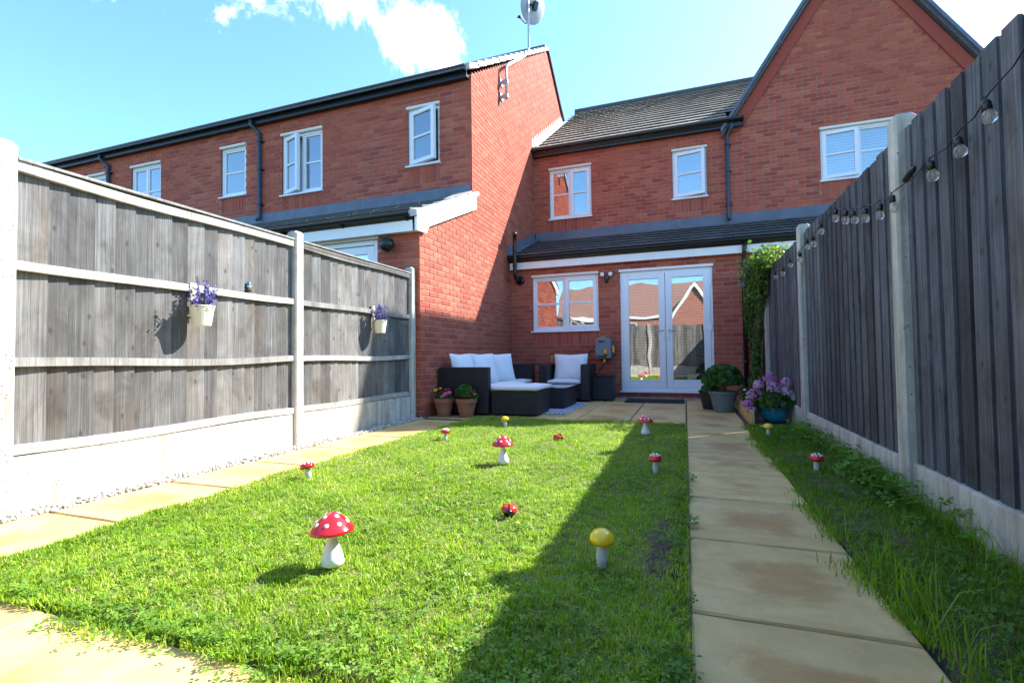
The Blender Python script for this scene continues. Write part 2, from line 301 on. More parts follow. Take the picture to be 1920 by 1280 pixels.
# ---------------------------------------------------------------- brickwork
BL, BH, J = .215, .065, .010
bvar = []
def brick_meshes():
    for k in range(4):
        b = MB(); e = .0025 + .001 * k
        vs = [(0, 0, 0), (BL, 0, 0), (BL, 0, BH), (0, 0, BH)]
        f = [(e, -.0005 * k, e), (BL - e, -.0003, e), (BL - e, -.0005 * k, BH - e), (e, -.0004 * k, BH - e)]
        back = [(0, .02, 0), (BL, .02, 0), (BL, .02, BH), (0, .02, BH)]; edge = [(x, .003, z) for x, y, z in vs]
        b.add(f + edge + back, [(0, 1, 2, 3)] + [(4 + i, 4 + (i + 1) % 4, (i + 1) % 4, i) for i in range(4)] + [(8 + i, 8 + (i + 1) % 4, 4 + (i + 1) % 4, 4 + i) for i in range(4)])
        me = b.mesh('brick'); me.materials.append(MATS['brick_piece']); bvar.append(me)
brick_meshes()
def brickwork(wall, axis, plane, spans, z0, z1, holes=(), soldiers=(), pick=None, phase=0, maxn=300):
    """lay stretcher bond on a plane; axis 'x' faces -Y, axis 'y' faces +X. spans(z)->[(u0,u1)]"""
    mb = MB(); cand = []
    def put(u0, u1, a0, a1, t):
        d = random.uniform(-.0012, .0012)
        if axis == 'x': f = [(u0, plane + d, a0), (u1, plane + d, a0), (u1, plane + d, a1), (u0, plane + d, a1)]; bk = [(x, plane + .02, z) for x, y, z in f]
        else: f = [(plane - d, u0, a0), (plane - d, u1, a0), (plane - d, u1, a1), (plane - d, u0, a1)]; bk = [(plane - .02, y, z) for x, y, z in f]
        mb.add(f + bk, [(0, 1, 2, 3), (4, 5, 1, 0), (5, 6, 2, 1), (6, 7, 3, 2), (7, 4, 0, 3)], max(t, .001))
    P_ = BH + J
    soldiers = [(h0, h1, z0 + math.floor((a - z0) / P_ + .3) * P_, b) for (h0, h1, a, b) in soldiers]
    def lay(iv, za, zb, off, full):
        for p in iv:
            i = math.floor((p[0] - off) / (BL + J))
            while True:
                u0 = off + i * (BL + J); i += 1
                if u0 >= p[1]: break
                a, b = max(u0, p[0]), min(u0 + BL, p[1])
                if b - a < .02: continue
                if full and b - a > BL - 1e-4 and pick and pick(a, za): cand.append((a, za))
                else: put(a, b, za, zb, rng.beta(2.2, 2.0))
    k = 0; z = z0
    while z + BH <= z1 + 1e-6:
        iv = [list(p) for p in spans(z + BH / 2)]; off = (k % 2) * (BL + J) / 2 + phase; cut = []
        for (h0, h1, a, b, hole) in [(*h_, True) for h_ in holes] + [(*s_, False) for s_ in soldiers]:
            if a < z + BH and b > z:
                g_ = 0 if hole else J; nv = []
                for p in iv:
                    if h1 <= p[0] or h0 >= p[1]: nv.append(p); continue
                    if h0 - p[0] > .012: nv.append([p[0], h0 - g_])
                    if p[1] - h1 > .012: nv.append([h1 + g_, p[1]])
                iv = nv
                if b < z + BH - .012 and not any(o_[0] < h1 and o_[1] > h0 and o_[2] < z + BH and o_[3] > b + .001 for o_ in list(holes) + soldiers): cut.append((h0, h1, b + .003, z + BH))
                if a > z + .012 and not any(o_[0] < h1 and o_[1] > h0 and o_[3] > z and o_[2] < a - .001 for o_ in list(holes) + soldiers): cut.append((h0, h1, z, a - .003))
        lay(iv, z, z + BH, off, True)
        for (h0, h1, za, zb) in cut: lay([(h0, h1)], za, zb, off, False)
        z += P_; k += 1
    for (h0, h1, a, b) in soldiers:
        ns = max(1, round((h1 - h0 + J) / (BH + J))); st_ = (h1 - h0 + J) / ns
        for j in range(ns): put(h0 + j * st_, h0 + (j + 1) * st_ - J, a, b, rng.beta(2, 2.2))
    if cand:
        def dist(c): 
            p = Vector((c[0], plane, c[1])) if axis == 'x' else Vector((plane, c[0], c[1])); return (p - Vector((0, 0, H))).length
        cand.sort(key=dist)
        for j, (u, zz) in enumerate(cand):
            if j < maxn:
                o = bpy.data.objects.new('brick', random.choice(bvar)); C.objects.link(o); o.parent = wall
                if axis == 'x': o.location = (u, plane, zz)
                else: o.location = (plane, u, zz); o.rotation_euler = (0, 0, R(90))
            else: put(u, u + BL, zz, zz + BH, rng.beta(2.2, 2.0))
    o = mb.build('brickwork', 'brick', wall); stuff(o)
def cells(mb, x0, x1, z0, z1, y0, y1, holes):
    xs = sorted({x0, x1, *[min(max(h[i], x0), x1) for h in holes for i in (0, 1)]}); zs = sorted({z0, z1, *[min(max(h[i], z0), z1) for h in holes for i in (2, 3)]})
    for a, b in zip(xs, xs[1:]):
        run = None
        for c, d in zip(zs, zs[1:]):
            cx, cz = (a + b) / 2, (c + d) / 2
            if any(h[0] < cx < h[1] and h[2] < cz < h[3] for h in holes):
                if run: mb.box(a, b, y0, y1, *run); run = None
            else: run = (run[0], d) if run else (c, d)
        if run: mb.box(a, b, y0, y1, *run)

# ---------------------------------------------------------------- windows and doors (face -Y)
def bars(mb, x0, x1, z0, z1, w, y0, y1, M=None):
    for (a, b, c, d) in ((x0, x0 + w, z0, z1), (x1 - w, x1, z0, z1), (x0 + w, x1 - w, z0, z0 + w), (x0 + w, x1 - w, z1 - w, z1)): mb.box(a, b, y0, y1, c, d, M=M)
def hinge(px, py, ang): return Matrix.Translation((px, py, 0)) @ Matrix.Rotation(ang, 4, 'Z') @ Matrix.Translation((-px, -py, 0))
def window(house, x0, x1, z0, z1, yp, leaves, behind='curtain', head=True):
    """leaves: list of (kind, angle): 'fixed', 'left' or 'right' hinged"""
    zh = z1 - (.045 if head else 0); zs = z0 + .03; yf = yp + .028
    mb = MB(); bars(mb, x0, x1, zs, zh, .045, yf, yf + .07); n = len(leaves); wl = (x1 - x0 - .09 - .04 * (n - 1)) / n
    for i in range(1, n): mb.box(x0 + .045 + i * wl + (i - 1) * .04, x0 + .045 + i * wl + i * .04, yf + .002, yf + .068, zs + .045, zh - .045)
    fr_ = mb.build('window', 'upvc', house, bevel=.004)
    b = MB(); b.box(x0 - .03, x1 + .02, yp - .045, yp + .1, z0, zs - .001); b.build('sill', 'upvc', fr_, bevel=.006)
    if head: b = MB(); b.box(x0 - .015, x1 + .012, yp - .03, yp + .05, zh + .001, z1); b.build('head_trim', 'cream_trim', fr_, bevel=.004)
    for i, (kind, ang) in enumerate(leaves):
        a = x0 + .045 + i * (wl + .04); c = a + wl; sw = .028 if kind == 'fixed' else .05; ex = 0 if kind == 'fixed' else .012
        ys, ye = (yf + .012, yf + .06) if kind == 'fixed' else (yf - .012, yf + .05)
        M = None
        if ang: M = hinge(a if kind == 'left' else c, ys, -R(ang) if kind == 'left' else R(ang))
        b = MB(); za, zb = zs + .045 - ex, zh - .045 + ex; bars(b, a - ex, c + ex, za, zb, sw + ex, ys, ye, M)
        zm = (za + zb) / 2; b.box(a + sw, c - sw, ys + .006, ye - .006, zm - .016, zm + .016, M=M)
        sa = b.build('sash', 'upvc', fr_, bevel=.004)
        for (p0, p1) in ((za + sw + ex, zm - .016), (zm + .016, zb - sw - ex)):
            g = MB(); vs = [Vector((x, (ys + ye) / 2, z)) for x, z in ((a + sw, p0), (c - sw, p0), (c - sw, p1), (a + sw, p1))]
            g.box(a + sw, c - sw, (ys + ye) / 2 - .003, (ys + ye) / 2 + .003, p0, p1, M=M); g.build('pane', 'glass', fr_)
    if behind == 'curtain':
        b = MB(); nn = 40
        for (ca, cb) in ((x0 + .05, x0 + .05 + (x1 - x0) * .30), (x1 - .05 - (x1 - x0) * .30, x1 - .05)):
            pts = [(ca + (cb - ca) * k / nn, yf + .14 + .018 * math.sin(k * 1.9 + ca * 5)) for k in range(nn + 1)]
            b.add([(x, y, zs) for x, y in pts] + [(x, y, zh) for x, y in pts], [(k, k + 1, nn + 2 + k, nn + 1 + k) for k in range(nn)])
        b.build('curtain', 'curtain', fr_, smooth=True)
    elif behind == 'net':
        b = MB(); nn = 80; pts = [(x0 + .05 + (x1 - x0 - .1) * k / nn, yf + .13 + .012 * math.sin(k * 1.3)) for k in range(nn + 1)]
        b.add([(x, y, zs) for x, y in pts] + [(x, y, zh) for x, y in pts], [(k, k + 1, nn + 2 + k, nn + 1 + k) for k in range(nn)]); b.build('curtain', 'curtain', fr_, smooth=True)
    elif behind == 'blind':
        b = MB(); z = zs + .05
        while z < zh - .05: b.box(x0 + .05, x1 - .05, yf + .11, yf + .112, z, z + .042, M=None); z += .05
        b.build('blind', 'blind', fr_)
    return fr_

# ---------------------------------------------------------------- roofs, gutters, pipes
def tile_mesh(w, l):
    b = MB(); t = .020; b.box(.002, w - .002, 0, l, -t, 0); b.box(.0, .018, .004, l, .0005, .004); return b.mesh('roof_tile')
def tiled_slope(house, x0, x1, ya, za, yb, zb, gauge, w, mat, singles=True, x1b=None):
    sl = Vector((0, yb - ya, zb - za)); L = sl.length; ang = math.atan2(zb - za, yb - ya); n = round(L / gauge); g = L / n
    d = MB(); nrm = Vector((0, -math.sin(ang), math.cos(ang))); off = nrm * -.035
    p = [Vector((x, y, z)) + off for x, y, z in ((x0, ya, za), (x1, ya, za), (x1, yb, zb), (x0, yb, zb))]
    d.add(p + [v - nrm * .12 for v in p], [(0, 1, 2, 3), (7, 6, 5, 4), (0, 4, 5, 1), (1, 5, 6, 2), (2, 6, 7, 3), (3, 7, 4, 0)])
    if x1b:
        t_ = .12; q4 = [Vector((x, ya + (yb - ya) * t, za + (zb - za) * t)) + off for x, t in ((x1, t_), (x1b, t_), (x1b, 1), (x1, 1))]
        d.add(q4 + [v - nrm * .12 for v in q4], [(0, 1, 2, 3), (7, 6, 5, 4), (0, 4, 5, 1), (1, 5, 6, 2), (2, 6, 7, 3), (3, 7, 4, 0)])
    roof = d.build('roof', 'gutter_black', house)
    me = tile_mesh(w, g + .06); me.materials.append(MATS[mat]); joined = MB()
    for r in range(n):
        x = x0 - (w / 2 if r % 2 else 0)
        xe_ = x1b if (x1b and r >= 2) else x1
        while x < xe_ - .02:
            a, b = max(x, x0), min(x + w, xe_)
            if b - a > .03:
                base = Vector((0, ya, za)) + sl * (r / n) + nrm * .026
                M = Matrix.Translation((a, base.y, base.z)) @ Matrix.Rotation(ang - .105 + random.uniform(-.004, .004), 4, 'X')
                if singles and b - a > w - .001:
                    o = bpy.data.objects.new('roof_tile', me); C.objects.link(o); o.parent = roof; o.matrix_local = M
                else: joined.box(.002, b - a - .002, 0, g + .06, -.020, 0, M=M)
            x += w
    if joined.v: o = joined.build('cut_tiles', mat, roof); stuff(o)
    return roof
def gutter(house, x0, x1, y, z, r=.056, brackets=True):
    b = MB(); prof = [(y - r + r * math.cos(a), z - r * math.sin(a)) for a in [math.pi * k / 10 for k in range(11)]]
    prof = [(y - 2 * r - .004, z + .004)] + prof[::-1] + [(y, z + .004)]
    n = len(prof); th = [(p[0] + (.004 if p[0] < y - r else -.004), p[1] + .004) for p in prof]
    poly = prof + th[::-1]; b.prism(poly, 'x', x0, x1); g = b.build('gutter', 'gutter_black', house, smooth=False)
    if brackets:
        x = x0 + .35
        while x < x1:
            k = MB(); k.prism([(y - .002, z - 2 * r + .01), (y - .05, z - r - .012), (y - .062, z - r - .004), (y - .002, z - r + .004)], 'x', x - .015, x + .015); k.build('gutter_bracket', 'gutter_black', g); x += .95
    return g
def downpipe(house, x, y, ztop, zbot, yg, r=.034, shoe=True, mat='pipe_blue', sg=1):
    xo = x + (0 if sg > 0 else .17); b = MB(); pts = [(xo, yg, ztop), (xo, yg, ztop - .08), (xo + sg * .02, yg + .015, ztop - .11), (x + .09 - sg * .02, y - .045, ztop - .19), (x + .09, y - .045, ztop - .22), (x + .09, y - .045, zbot + .04)]
    if shoe: pts += [(x + .09, y - .055, zbot + .01), (x + .09, y - .11, zbot - .02)]
    b.tube(pts, r, 12); p = b.build('downpipe', mat, house, smooth=True)
    for z in (ztop - .38, (ztop + zbot) / 2, zbot + .25):
        k = MB(); k.lathe([(r, 0), (r + .009, .003), (r + .009, .032), (r, .035)], 12, Matrix.Translation((x + .09, y - .045, z))); k.box(x + .08, x + .165, y - .03, y - .002, z + .004, z + .03); k.build('pipe_clip', 'gutter_black', p)
    return p
def lead_steps(house, x, sg, ya, za, yb, zb, hgt, mat, n):
    """stepped lead soaker against a wall at plane x, following a roof slope"""
    b = MB(); sl = (zb - za) / (yb - ya)
    for k in range(n):
        y0 = ya + (yb - ya) * k / n; y1 = ya + (yb - ya) * (k + 1) / n; z0 = za + sl * (y0 - ya); z1 = za + sl * (y1 - ya)
        b.prism([(y0, z0), (y1, z1), (y1, z1 + hgt * .62), (y0 + .01, z1 + hgt * .80), (y0, z0 + hgt * .5)], 'x', x + sg * .001, x + sg * (.006 + .001 * (k % 2)))
    b.prism([(ya, za + .006), (yb, zb + .006), (yb, zb + .018), (ya, za + .018)], 'x', x, x + sg * .12)
    return b.build('flashing', mat, house)

# ================================================================ the setting
g = MB(); g.add([(-250, -250, -.09), (250, -250, -.09), (250, 250, -.09), (-250, 250, -.09)], [(0, 1, 2, 3)]); struct(g.build('ground', 'earth'))
def slab(parent, x0, x1, y0, y1, zt=0.0):
    cx, cy = (x0 + x1) / 2, (y0 + y1) / 2; w, d = (x1 - x0) / 2, (y1 - y0) / 2; e = .006
    b = MB(); ring = []
    def loop(inset, z, jit):
        pts = []
        for (ax, ay, bx, by) in ((-1, -1, 1, -1), (1, -1, 1, 1), (1, 1, -1, 1), (-1, 1, -1, -1)):
            for k in range(5):
                t = k / 5; px, py = ax + (bx - ax) * t, ay + (by - ay) * t
                j = random.uniform(-jit, jit); pts.append((px * (w - inset) + j, py * (d - inset) + j, z + random.uniform(-.0008, .0008)))
        return pts
    l0, l1, l2 = loop(.001, -.04, .0), loop(.001, -.007, .0015), loop(e, 0, .002); n = 20
    b.add(l0 + l1 + l2, [(i, (i + 1) % n, n + (i + 1) % n, n + i) for i in range(n)] + [(n + i, n + (i + 1) % n, 2 * n + (i + 1) % n, 2 * n + i) for i in range(n)] + [tuple(range(2 * n, 3 * n))])
    o = b.build('paving_slab', 'sandstone', parent, world=False); o.location = (cx, cy, zt + random.uniform(-.002, .002)); o.rotation_euler = (random.uniform(-.002, .002), random.uniform(-.002, .002), 0)
def paved(name, rects, slabs):
    b = MB()
    for k, (x0, x1, y0, y1) in enumerate(rects): b.box(x0, x1, y0, y1, -.08, -.011 - .001 * k)
    o = struct(b.build(name, 'bedding'))
    for s_ in slabs: slab(o, *s_)
    return o
J2 = .011
sl = [(-.012 + J2, .555, .9 - .6 * 4 + .605 * k + J2, .9 - .6 * 4 + .605 * (k + 1)) for k in range(12)]
paved('garden_path', [(-.015, .56, -1.55, 5.84)], sl)
yp0 = .9 - 2.4 + .605 * 12
sl = []
cols = [-.015 - .605 * k for k in range(6)]
for k in range(5):
    x1, x0 = cols[k], max(cols[k + 1], -3.04); ys = [5.46, 6.5, 7.4, 8.32] if k % 2 == 0 else [5.46, 6.12, 7.02, 7.62, 8.32]
    if k == 4: ys = [5.32, 6.2, 7.1, 8.32]
    for a, b in zip(ys, ys[1:]): sl.append((x0 + J2, x1, a + J2, b))
for a, b in ((yp0, 6.52), (6.52, 7.12), (7.12, 7.72), (7.72, 8.32)): sl.append((-.012 + J2, .575, a + J2, b))
paved('patio', [(-3.045, -.016, 5.30, 8.34), (-.016, .58, 5.841, 8.34)], sl)
sl = [(-3.01, -2.435, a + J2, a + .6) for a in [-1.5 + .605 * k for k in range(11)] if a + .6 < 5.35]
paved('side_path', [(-3.015, -2.43, -1.52, 5.29)], sl)
sl = []
for j, y in enumerate((.32, -.29, -.9)):
    xs = [-2.43, -1.83, -.93, -.025] if j % 2 == 0 else [-2.43, -1.53, -.63, -.025]
    for a, b in zip(xs, xs[1:]): sl.append((a + J2, b, y + J2, y + .605))
paved('front_paving', [(-2.429, -.019, -.92, .93)], sl)

# lawn soil bodies with a cut edge
def soil_bed(name, x0, x1, y0, y1, zt, nx, ny, mat='soil'):
    V = []; 
    for j in range(ny + 1):
        for i in range(nx + 1):
            x = x0 + (x1 - x0) * i / nx; y = y0 + (y1 - y0) * j / ny
            ed = min(i, nx - i, j, ny - j); z = zt + .010 * math.sin(x * 5.1 + y * 3.3) * math.sin(y * 4.7 - x) + random.uniform(-.004, .004)
            if ed == 0: z = -.07; 
            elif ed == 1: z = zt - .010; x += random.uniform(-.012, .012); y += random.uniform(-.012, .012)
            V.append((x, y, z))
    b = MB(); b.add(V, [(j * (nx + 1) + i, j * (nx + 1) + i + 1, (j + 1) * (nx + 1) + i + 1, (j + 1) * (nx + 1) + i) for j in range(ny) for i in range(nx)])
    return struct(b.build(name, mat, smooth=True))
soil_bed('lawn_soil', -2.425, -.022, .935, 5.44, .012, 60, 110, 'thatch')
V = []; nb = 28
for j in range(nb + 1):
    for i in range(nb + 1):
        u, w = i / nb * 2 - 1, j / nb * 2 - 1; rr = math.hypot(u, w); k_ = max(abs(u), abs(w)) / rr if rr > 1e-6 else 1
        x, y = -.105 + .062 * u * k_ * (1 + .25 * math.sin(7 * w)), 2.0 + .34 * w * k_ * (1 + .12 * math.sin(9 * u)); hh = math.hypot(u * k_, w * k_)
        V.append((x, y, .012 + .010 * math.sin(x * 5.1 + y * 3.3) * math.sin(y * 4.7 - x) + (.008 + random.uniform(-.003, .003)) * (1 - hh ** 4) - .012 * hh ** 6))
b = MB(); b.add(V, [(j * (nb + 1) + i, j * (nb + 1) + i + 1, (j + 1) * (nb + 1) + i + 1, (j + 1) * (nb + 1) + i) for j in range(nb) for i in range(nb)]); struct(b.build('bare_soil', 'soil', smooth=True))
soil_bed('verge_soil', .565, 1.03, -1.5, 8.3, .016, 14, 180)

# ================================================================ houses
GX, L1, L2, M1, M2 = -3.05, 5.21, 6.81, 8.5, 10.12
EZ, RZ = 5.10, 8.2             # eaves and ridge heights
def eaves(house, x0, x1, yw, z, yg):
    b = MB(); b.box(x0, x1, yw - .10, yw + .05, z - .005, z + .03); b.box(x0, x1, yw - .115, yw - .10, z - .02, z + .17); b.build('soffit', 'gutter_black', house)
    return gutter(house, x0, x1, yg, z + .125, .055, True)
def upper_wall(house, x0, x1, xm1, yw, z0, z1, holes, soldiers, pick, maxn=300):
    mb = MB(); cells(mb, x0, xm1, z0, z1, yw + .006, yw + .24, holes); w_ = mb.build('wall', 'mortar', house)
    brickwork(w_, 'x', yw, lambda z: [(x0, x1)], z0, z1, holes, soldiers, pick, maxn=maxn); return w_
def room_shade(house, x0, x1, y0, y1, z0, z1):  # closed dark box added behind the panes in place of room shade
    b = MB(); b.box(x0, x1, y0, y1, z0, z1); b.build('room_shade', 'room_shade', house)
def sold(h): return (h[0], h[1], h[2] - .235, h[2] - .004)
# --- next-door house on the left: sunlit gable end, lean-to at the back
hs = thing('brick_house', 'red brick end house with tall sunlit gable wall and white lean-to fascia', 'house', (-5.2, 9, 0))
A = (-4.19, -3.61, 3.81, 4.81); Bw = (-6.81, -5.91, 3.655, 4.81)
holes = [A, Bw]; w_ = upper_wall(hs, -7.30, GX, GX - .24, L2, 3.38, 5.10, holes, [sold(A), sold(Bw)], lambda u, z: u > -7.2, 110)
SL = (RZ - 5.16) / (11.34 - 6.81)
gp = [(L1 + .006, -.05), (14.5, -.05), (14.5, 5.9), (11.34, RZ - .03), (L2 + .006, 5.13), (L2 + .006, 3.31), (L1 + .006, 2.5)]
b = MB(); b.prism(gp, 'x', GX - .24, GX - .006); gw_ = b.build('gable_wall', 'mortar', hs)
def gable_spans(z):
    a = L1 if z < 2.46 else (L1 + (z - 2.46) / .50 if z < 3.26 else L2)
    if z > 5.13: a = L2 + (z - 5.13) / SL
    e = 13.2 if z < 6.9 else 11.34 + (RZ - z) / SL
    if z < 2.42: e = min(e, M1 + .1)
    elif z < 5.1: e = min(e, M2 + .1)
    return [(a, e)] if e - a > .05 else []
brickwork(gw_, 'y', GX, gable_spans, .015, 8.16, pick=lambda u, z: z < 2.6 and u < 7.6 and z > .2, phase=.05, maxn=300)
# roof of the left house: slab with tile-coloured top, verge tiles on the gable
def plain_roof(house, x0, x1, ya, za, yr, zr, mat, yb=None):
    yb = yb or 2 * yr - ya; b = MB(); t = .07
    b.prism([(ya, za), (yr, zr), (yb, za), (yb, za - t), (yr, zr - t * 1.2), (ya, za - t)], 'x', x0, x1); r_ = b.build('roof', mat, house)
    k = MB(); k.tube([(x0, yr, zr + .0), (x1, yr, zr + .0)], .10, 10); k.build('ridge_tiles', mat, r_); return r_
plain_roof(hs, -7.30, GX - .02, L2 - .20, 5.10 + .09, 11.34, RZ + .06, 'roof_tile_dark')
vb = MB(); n = 15
for k in range(n):
    t0, t1 = k / n, (k + 1) / n
    def yz(t): return (L2 - .16 + (11.34 - L2 + .16) * t, 5.10 + (RZ - 5.10) * t)
    (ya, za), (yb, zb) = yz(t0), yz(t1 + .012)
    o = MB(); o.prism([(ya, za + .020), (yb, zb - .004), (yb, zb + .070), (ya, za + .125)], 'x', GX - .05, GX + .05); o.build('verge_tile', 'verge_mortar', hs, bevel=.006)
o = MB(); o.prism([(11.36, RZ + .0), (14.3, RZ - 2.94 * SL), (14.3, RZ - 2.94 * SL + .10), (11.36, RZ + .10)], 'x', GX - .05, GX + .05); o.build('verge', 'gutter_black', hs)
# projecting brick course under the verge
o = MB(); o.prism([(L2 + .1, 5.12), (11.3, RZ - .06), (11.3, RZ - .16), (L2 + .1, 5.02)], 'x', GX - .01, GX + .012); 
eaves(hs, -7.30, GX - .03, L2, 5.06, L2 - .10)
window(hs, *A, L2, [('left', 15)], 'none'); window(hs, *Bw, L2, [('left', 17), ('fixed', 0)], 'curtain')
downpipe(hs, -7.39, L2, 5.10, 3.30, L2 - .155)
room_shade(hs, -7.2, -3.35, L2 + .30, 14, 3.3, 5.05)
# lean-to: wall, roof, lead, fascia, barge board
lh = [(-4.75, -3.66, .05, 2.25)]
mb = MB(); cells(mb, -7.30, GX - .24, 0, 2.45, L1 + .006, L1 + .24, lh); w1 = mb.build('wall', 'mortar', hs)
brickwork(w1, 'x', L1, lambda z: [(-7.30, GX)], .015, 2.43, lh, pick=None)
b = MB(); bars(b, *lh[0][:2], lh[0][2], lh[0][3], .06, L1 + .02, L1 + .09); dr = b.build('door', 'upvc', hs, bevel=.004)
b = MB(); bars(b, -4.68, -3.73, .12, 2.18, .10, L1 + .03, L1 + .08); b.build('door_leaf', 'upvc', dr, bevel=.004)
b = MB(); b.box(-4.58, -3.83, L1 + .05, L1 + .056, .22, 2.08); b.build('pane', 'glass', dr)
b = MB(); b.box(-4.78, -3.63, L1 - .03, L1 + .03, 2.251, 2.295); b.build('head_trim', 'cream_trim', dr)
room_shade(hs, -7.2, -3.35, L1 + .30, L2 - .1, .0, 2.4)
def lean_to(house, x0, x1, yw, yu, zg, zf, mat, singles, tilew=.33):
    tiled_slope(house, x0, x1, yw - .16, zg + .03, yu + .02, zf - .17, .33, tilew, mat, singles)
    b = MB(); b.box(x0, x1, yu - .016, yu - .002, zf - .20, zf); 
    x = x0 + .8
    while x < x1 - .1: b.box(x - .002, x + .002, yu - .019, yu - .016, zf - .2, zf); x += 1.5
    b.add([(x0, yu - .01, zf - .185), (x1, yu - .01, zf - .185), (x1, yu - .17, zf - .185 - .17 * .42 + .028), (x0, yu - .17, zf - .185 - .17 * .42 + .028)], [(3, 2, 1, 0)]); b.build('flashing', 'lead', house)
    f_ = MB(); f_.box(x0, x1, yw - .115, yw - .095, zg - .215, zg - .02); f_.box(x0, x1, yw - .095, yw + .01, zg - .205, zg - .19); f_.build('fascia', 'fascia_white', house, bevel=.003)
    gutter(house, x0, x1, yw - .116, zg, .05)
lean_to(hs, -7.30, GX - .03, L1, L2, 2.49, 3.405, 'roof_tile_dark', True)
b = MB(); s2 = (3.24 - 2.46) / (L2 + .06 - (L1 - .13))
def bz(y): return 2.47 + s2 * (y - L1 + .13)
b.prism([(L1 - .13, bz(L1 - .13) - .03), (L2 + .06, bz(L2 + .06) - .03), (L2 + .06, bz(L2 + .06) - .225), (L1 + .16, bz(L1 + .16) - .215), (L1 + .10, bz(L1) - .24), (L1 - .13, 2.27)], 'x', GX + .008, GX + .045); b.build('barge_board', 'fascia_white', hs, bevel=.003)
n = 6
for k in range(n):
    ya = L1 - .16 + (L2 + .10 - L1 + .16) * k / n; yb = L1 - .16 + (L2 + .10 - L1 + .16) * (k + 1) / n + .03
    o = MB(); o.prism([(ya, bz(ya) - .02), (yb, bz(yb) - .026), (yb, bz(yb) + .045), (ya, bz(ya) + .062)], 'x', GX - .06, GX + .06); o.build('verge_tile', 'verge_mortar', hs, bevel=.008)
# --- the two terrace houses farther left
for (xa, xb, ws, lab, mx_) in ((-11.45, -7.30, [((-8.30, -7.68, 3.80, 4.80), [('fixed', 0)], 'net'), ((-10.84, -9.96, 3.655, 4.80), [('fixed', 0), ('fixed', 0)], 'curtain')], 'middle brick terrace house with a narrow closed window beside the black downpipe', 120),
                        (-15.6, -11.45, [((-12.28, -11.66, 3.80, 4.80), [('fixed', 0)], 'none')], 'farthest brick terrace house, its window mostly hidden behind the grey fence', 40)):
    h2 = thing('brick_house', lab, 'house', ((xa + xb) / 2, 9, 0)); hl = [w[0] for w in ws]
    upper_wall(h2, xa, xb, xb, L2, 3.38, 5.10, hl, [sold(h) for h in hl], lambda u, z: True, mx_)
    for (rc, lv, bh) in ws: window(h2, *rc, L2, lv, bh)
    eaves(h2, xa, xb, L2, 5.06, L2 - .10); plain_roof(h2, xa, xb, L2 - .20, 5.19, 11.34, RZ + .06, 'roof_tile_dark')
    downpipe(h2, xa - .14, L2, 5.10, 3.30, L2 - .155); room_shade(h2, xa + .1, xb - .1, L2 + .30, 14, 3.3, 5.05)
    lean_to(h2, xa, xb, L1, L2, 2.49, 3.405, 'roof_tile_dark', False)
    b = MB(); b.box(xa, xb, L1 + .02, L1 + .24, 0, 2.44); b.build('wall', 'far_brick', h2)
# --- the garden's own house
mh = thing('brick_house', 'red brick house with white french doors and dark tiled lean-to facing the lawn', 'house', (-1.1, 11, 0))
XR = .90
F = (-2.70, -1.80, 3.645, 4.785); Gw = (-.17, .465, 3.785, 4.81)
upper_wall(mh, GX, XR, XR, M2, 3.38, 5.10, [F, Gw], [sold(F), sold(Gw)], lambda u, z: True, 130)
window(mh, *F, M2, [('fixed', 0), ('right', 0)], 'none'); window(mh, *Gw, M2, [('left', 12)], 'none')
eaves(mh, GX + .0, XR + .22, M2, 5.06, M2 - .10)
tiled_slope(mh, GX + .03, XR - .06, M2 - .19, 5.19, 14.6, RZ, .345, .33, 'roof_tile', True, 2.45)
b = MB(); b.tube([(GX, 14.6, RZ + .0), (XR + 1.5, 14.6, RZ + .0)], .10, 10); b.build('ridge_tiles', 'roof_tile_dark', mh)
b = MB(); b.prism([(14.62, RZ), (19, 5.1), (19, 4.9), (14.62, RZ - .2)], 'x', GX, XR); b.build('roof', 'roof_tile', mh)
lead_steps(mh, GX, 1, M2 - .14, 5.245, 12.95, 5.245 + (12.95 - M2 + .14) * (RZ - 5.19) / (14.6 - M2 + .19), .15, 'verge_mortar', 16)
room_shade(mh, GX + .05, XR - .05, M2 + .30, 14, 3.3, 5.05)
downpipe(mh, XR - .16, M2, 5.10, 3.31, M2 - .155, sg=-1)
K = (-2.62, -1.42, 1.16, 2.21); D = (-1.045, .435, .10, 2.20)
mb = MB(); cells(mb, GX, 1.9, -.05, 2.45, M1 + .006, M1 + .24, [K, D]); w1 = mb.build('wall', 'mortar', mh)
brickwork(w1, 'x', M1, lambda z: [(GX, 1.9)], -.045, 2.43, [K, D], [sold(K)], lambda u, z: u < 1.0, phase=.03, maxn=165)
window(mh, *K, M1, [('fixed', 0), ('right', 0)], 'none')
lean_to(mh, GX + .03, 1.9, M1, M2, 2.535, 3.405, 'roof_tile_dark', True)
lead_steps(mh, GX, 1, M1 - .17, 2.575, M2 - .02, 3.25, .17, 'lead', 9)
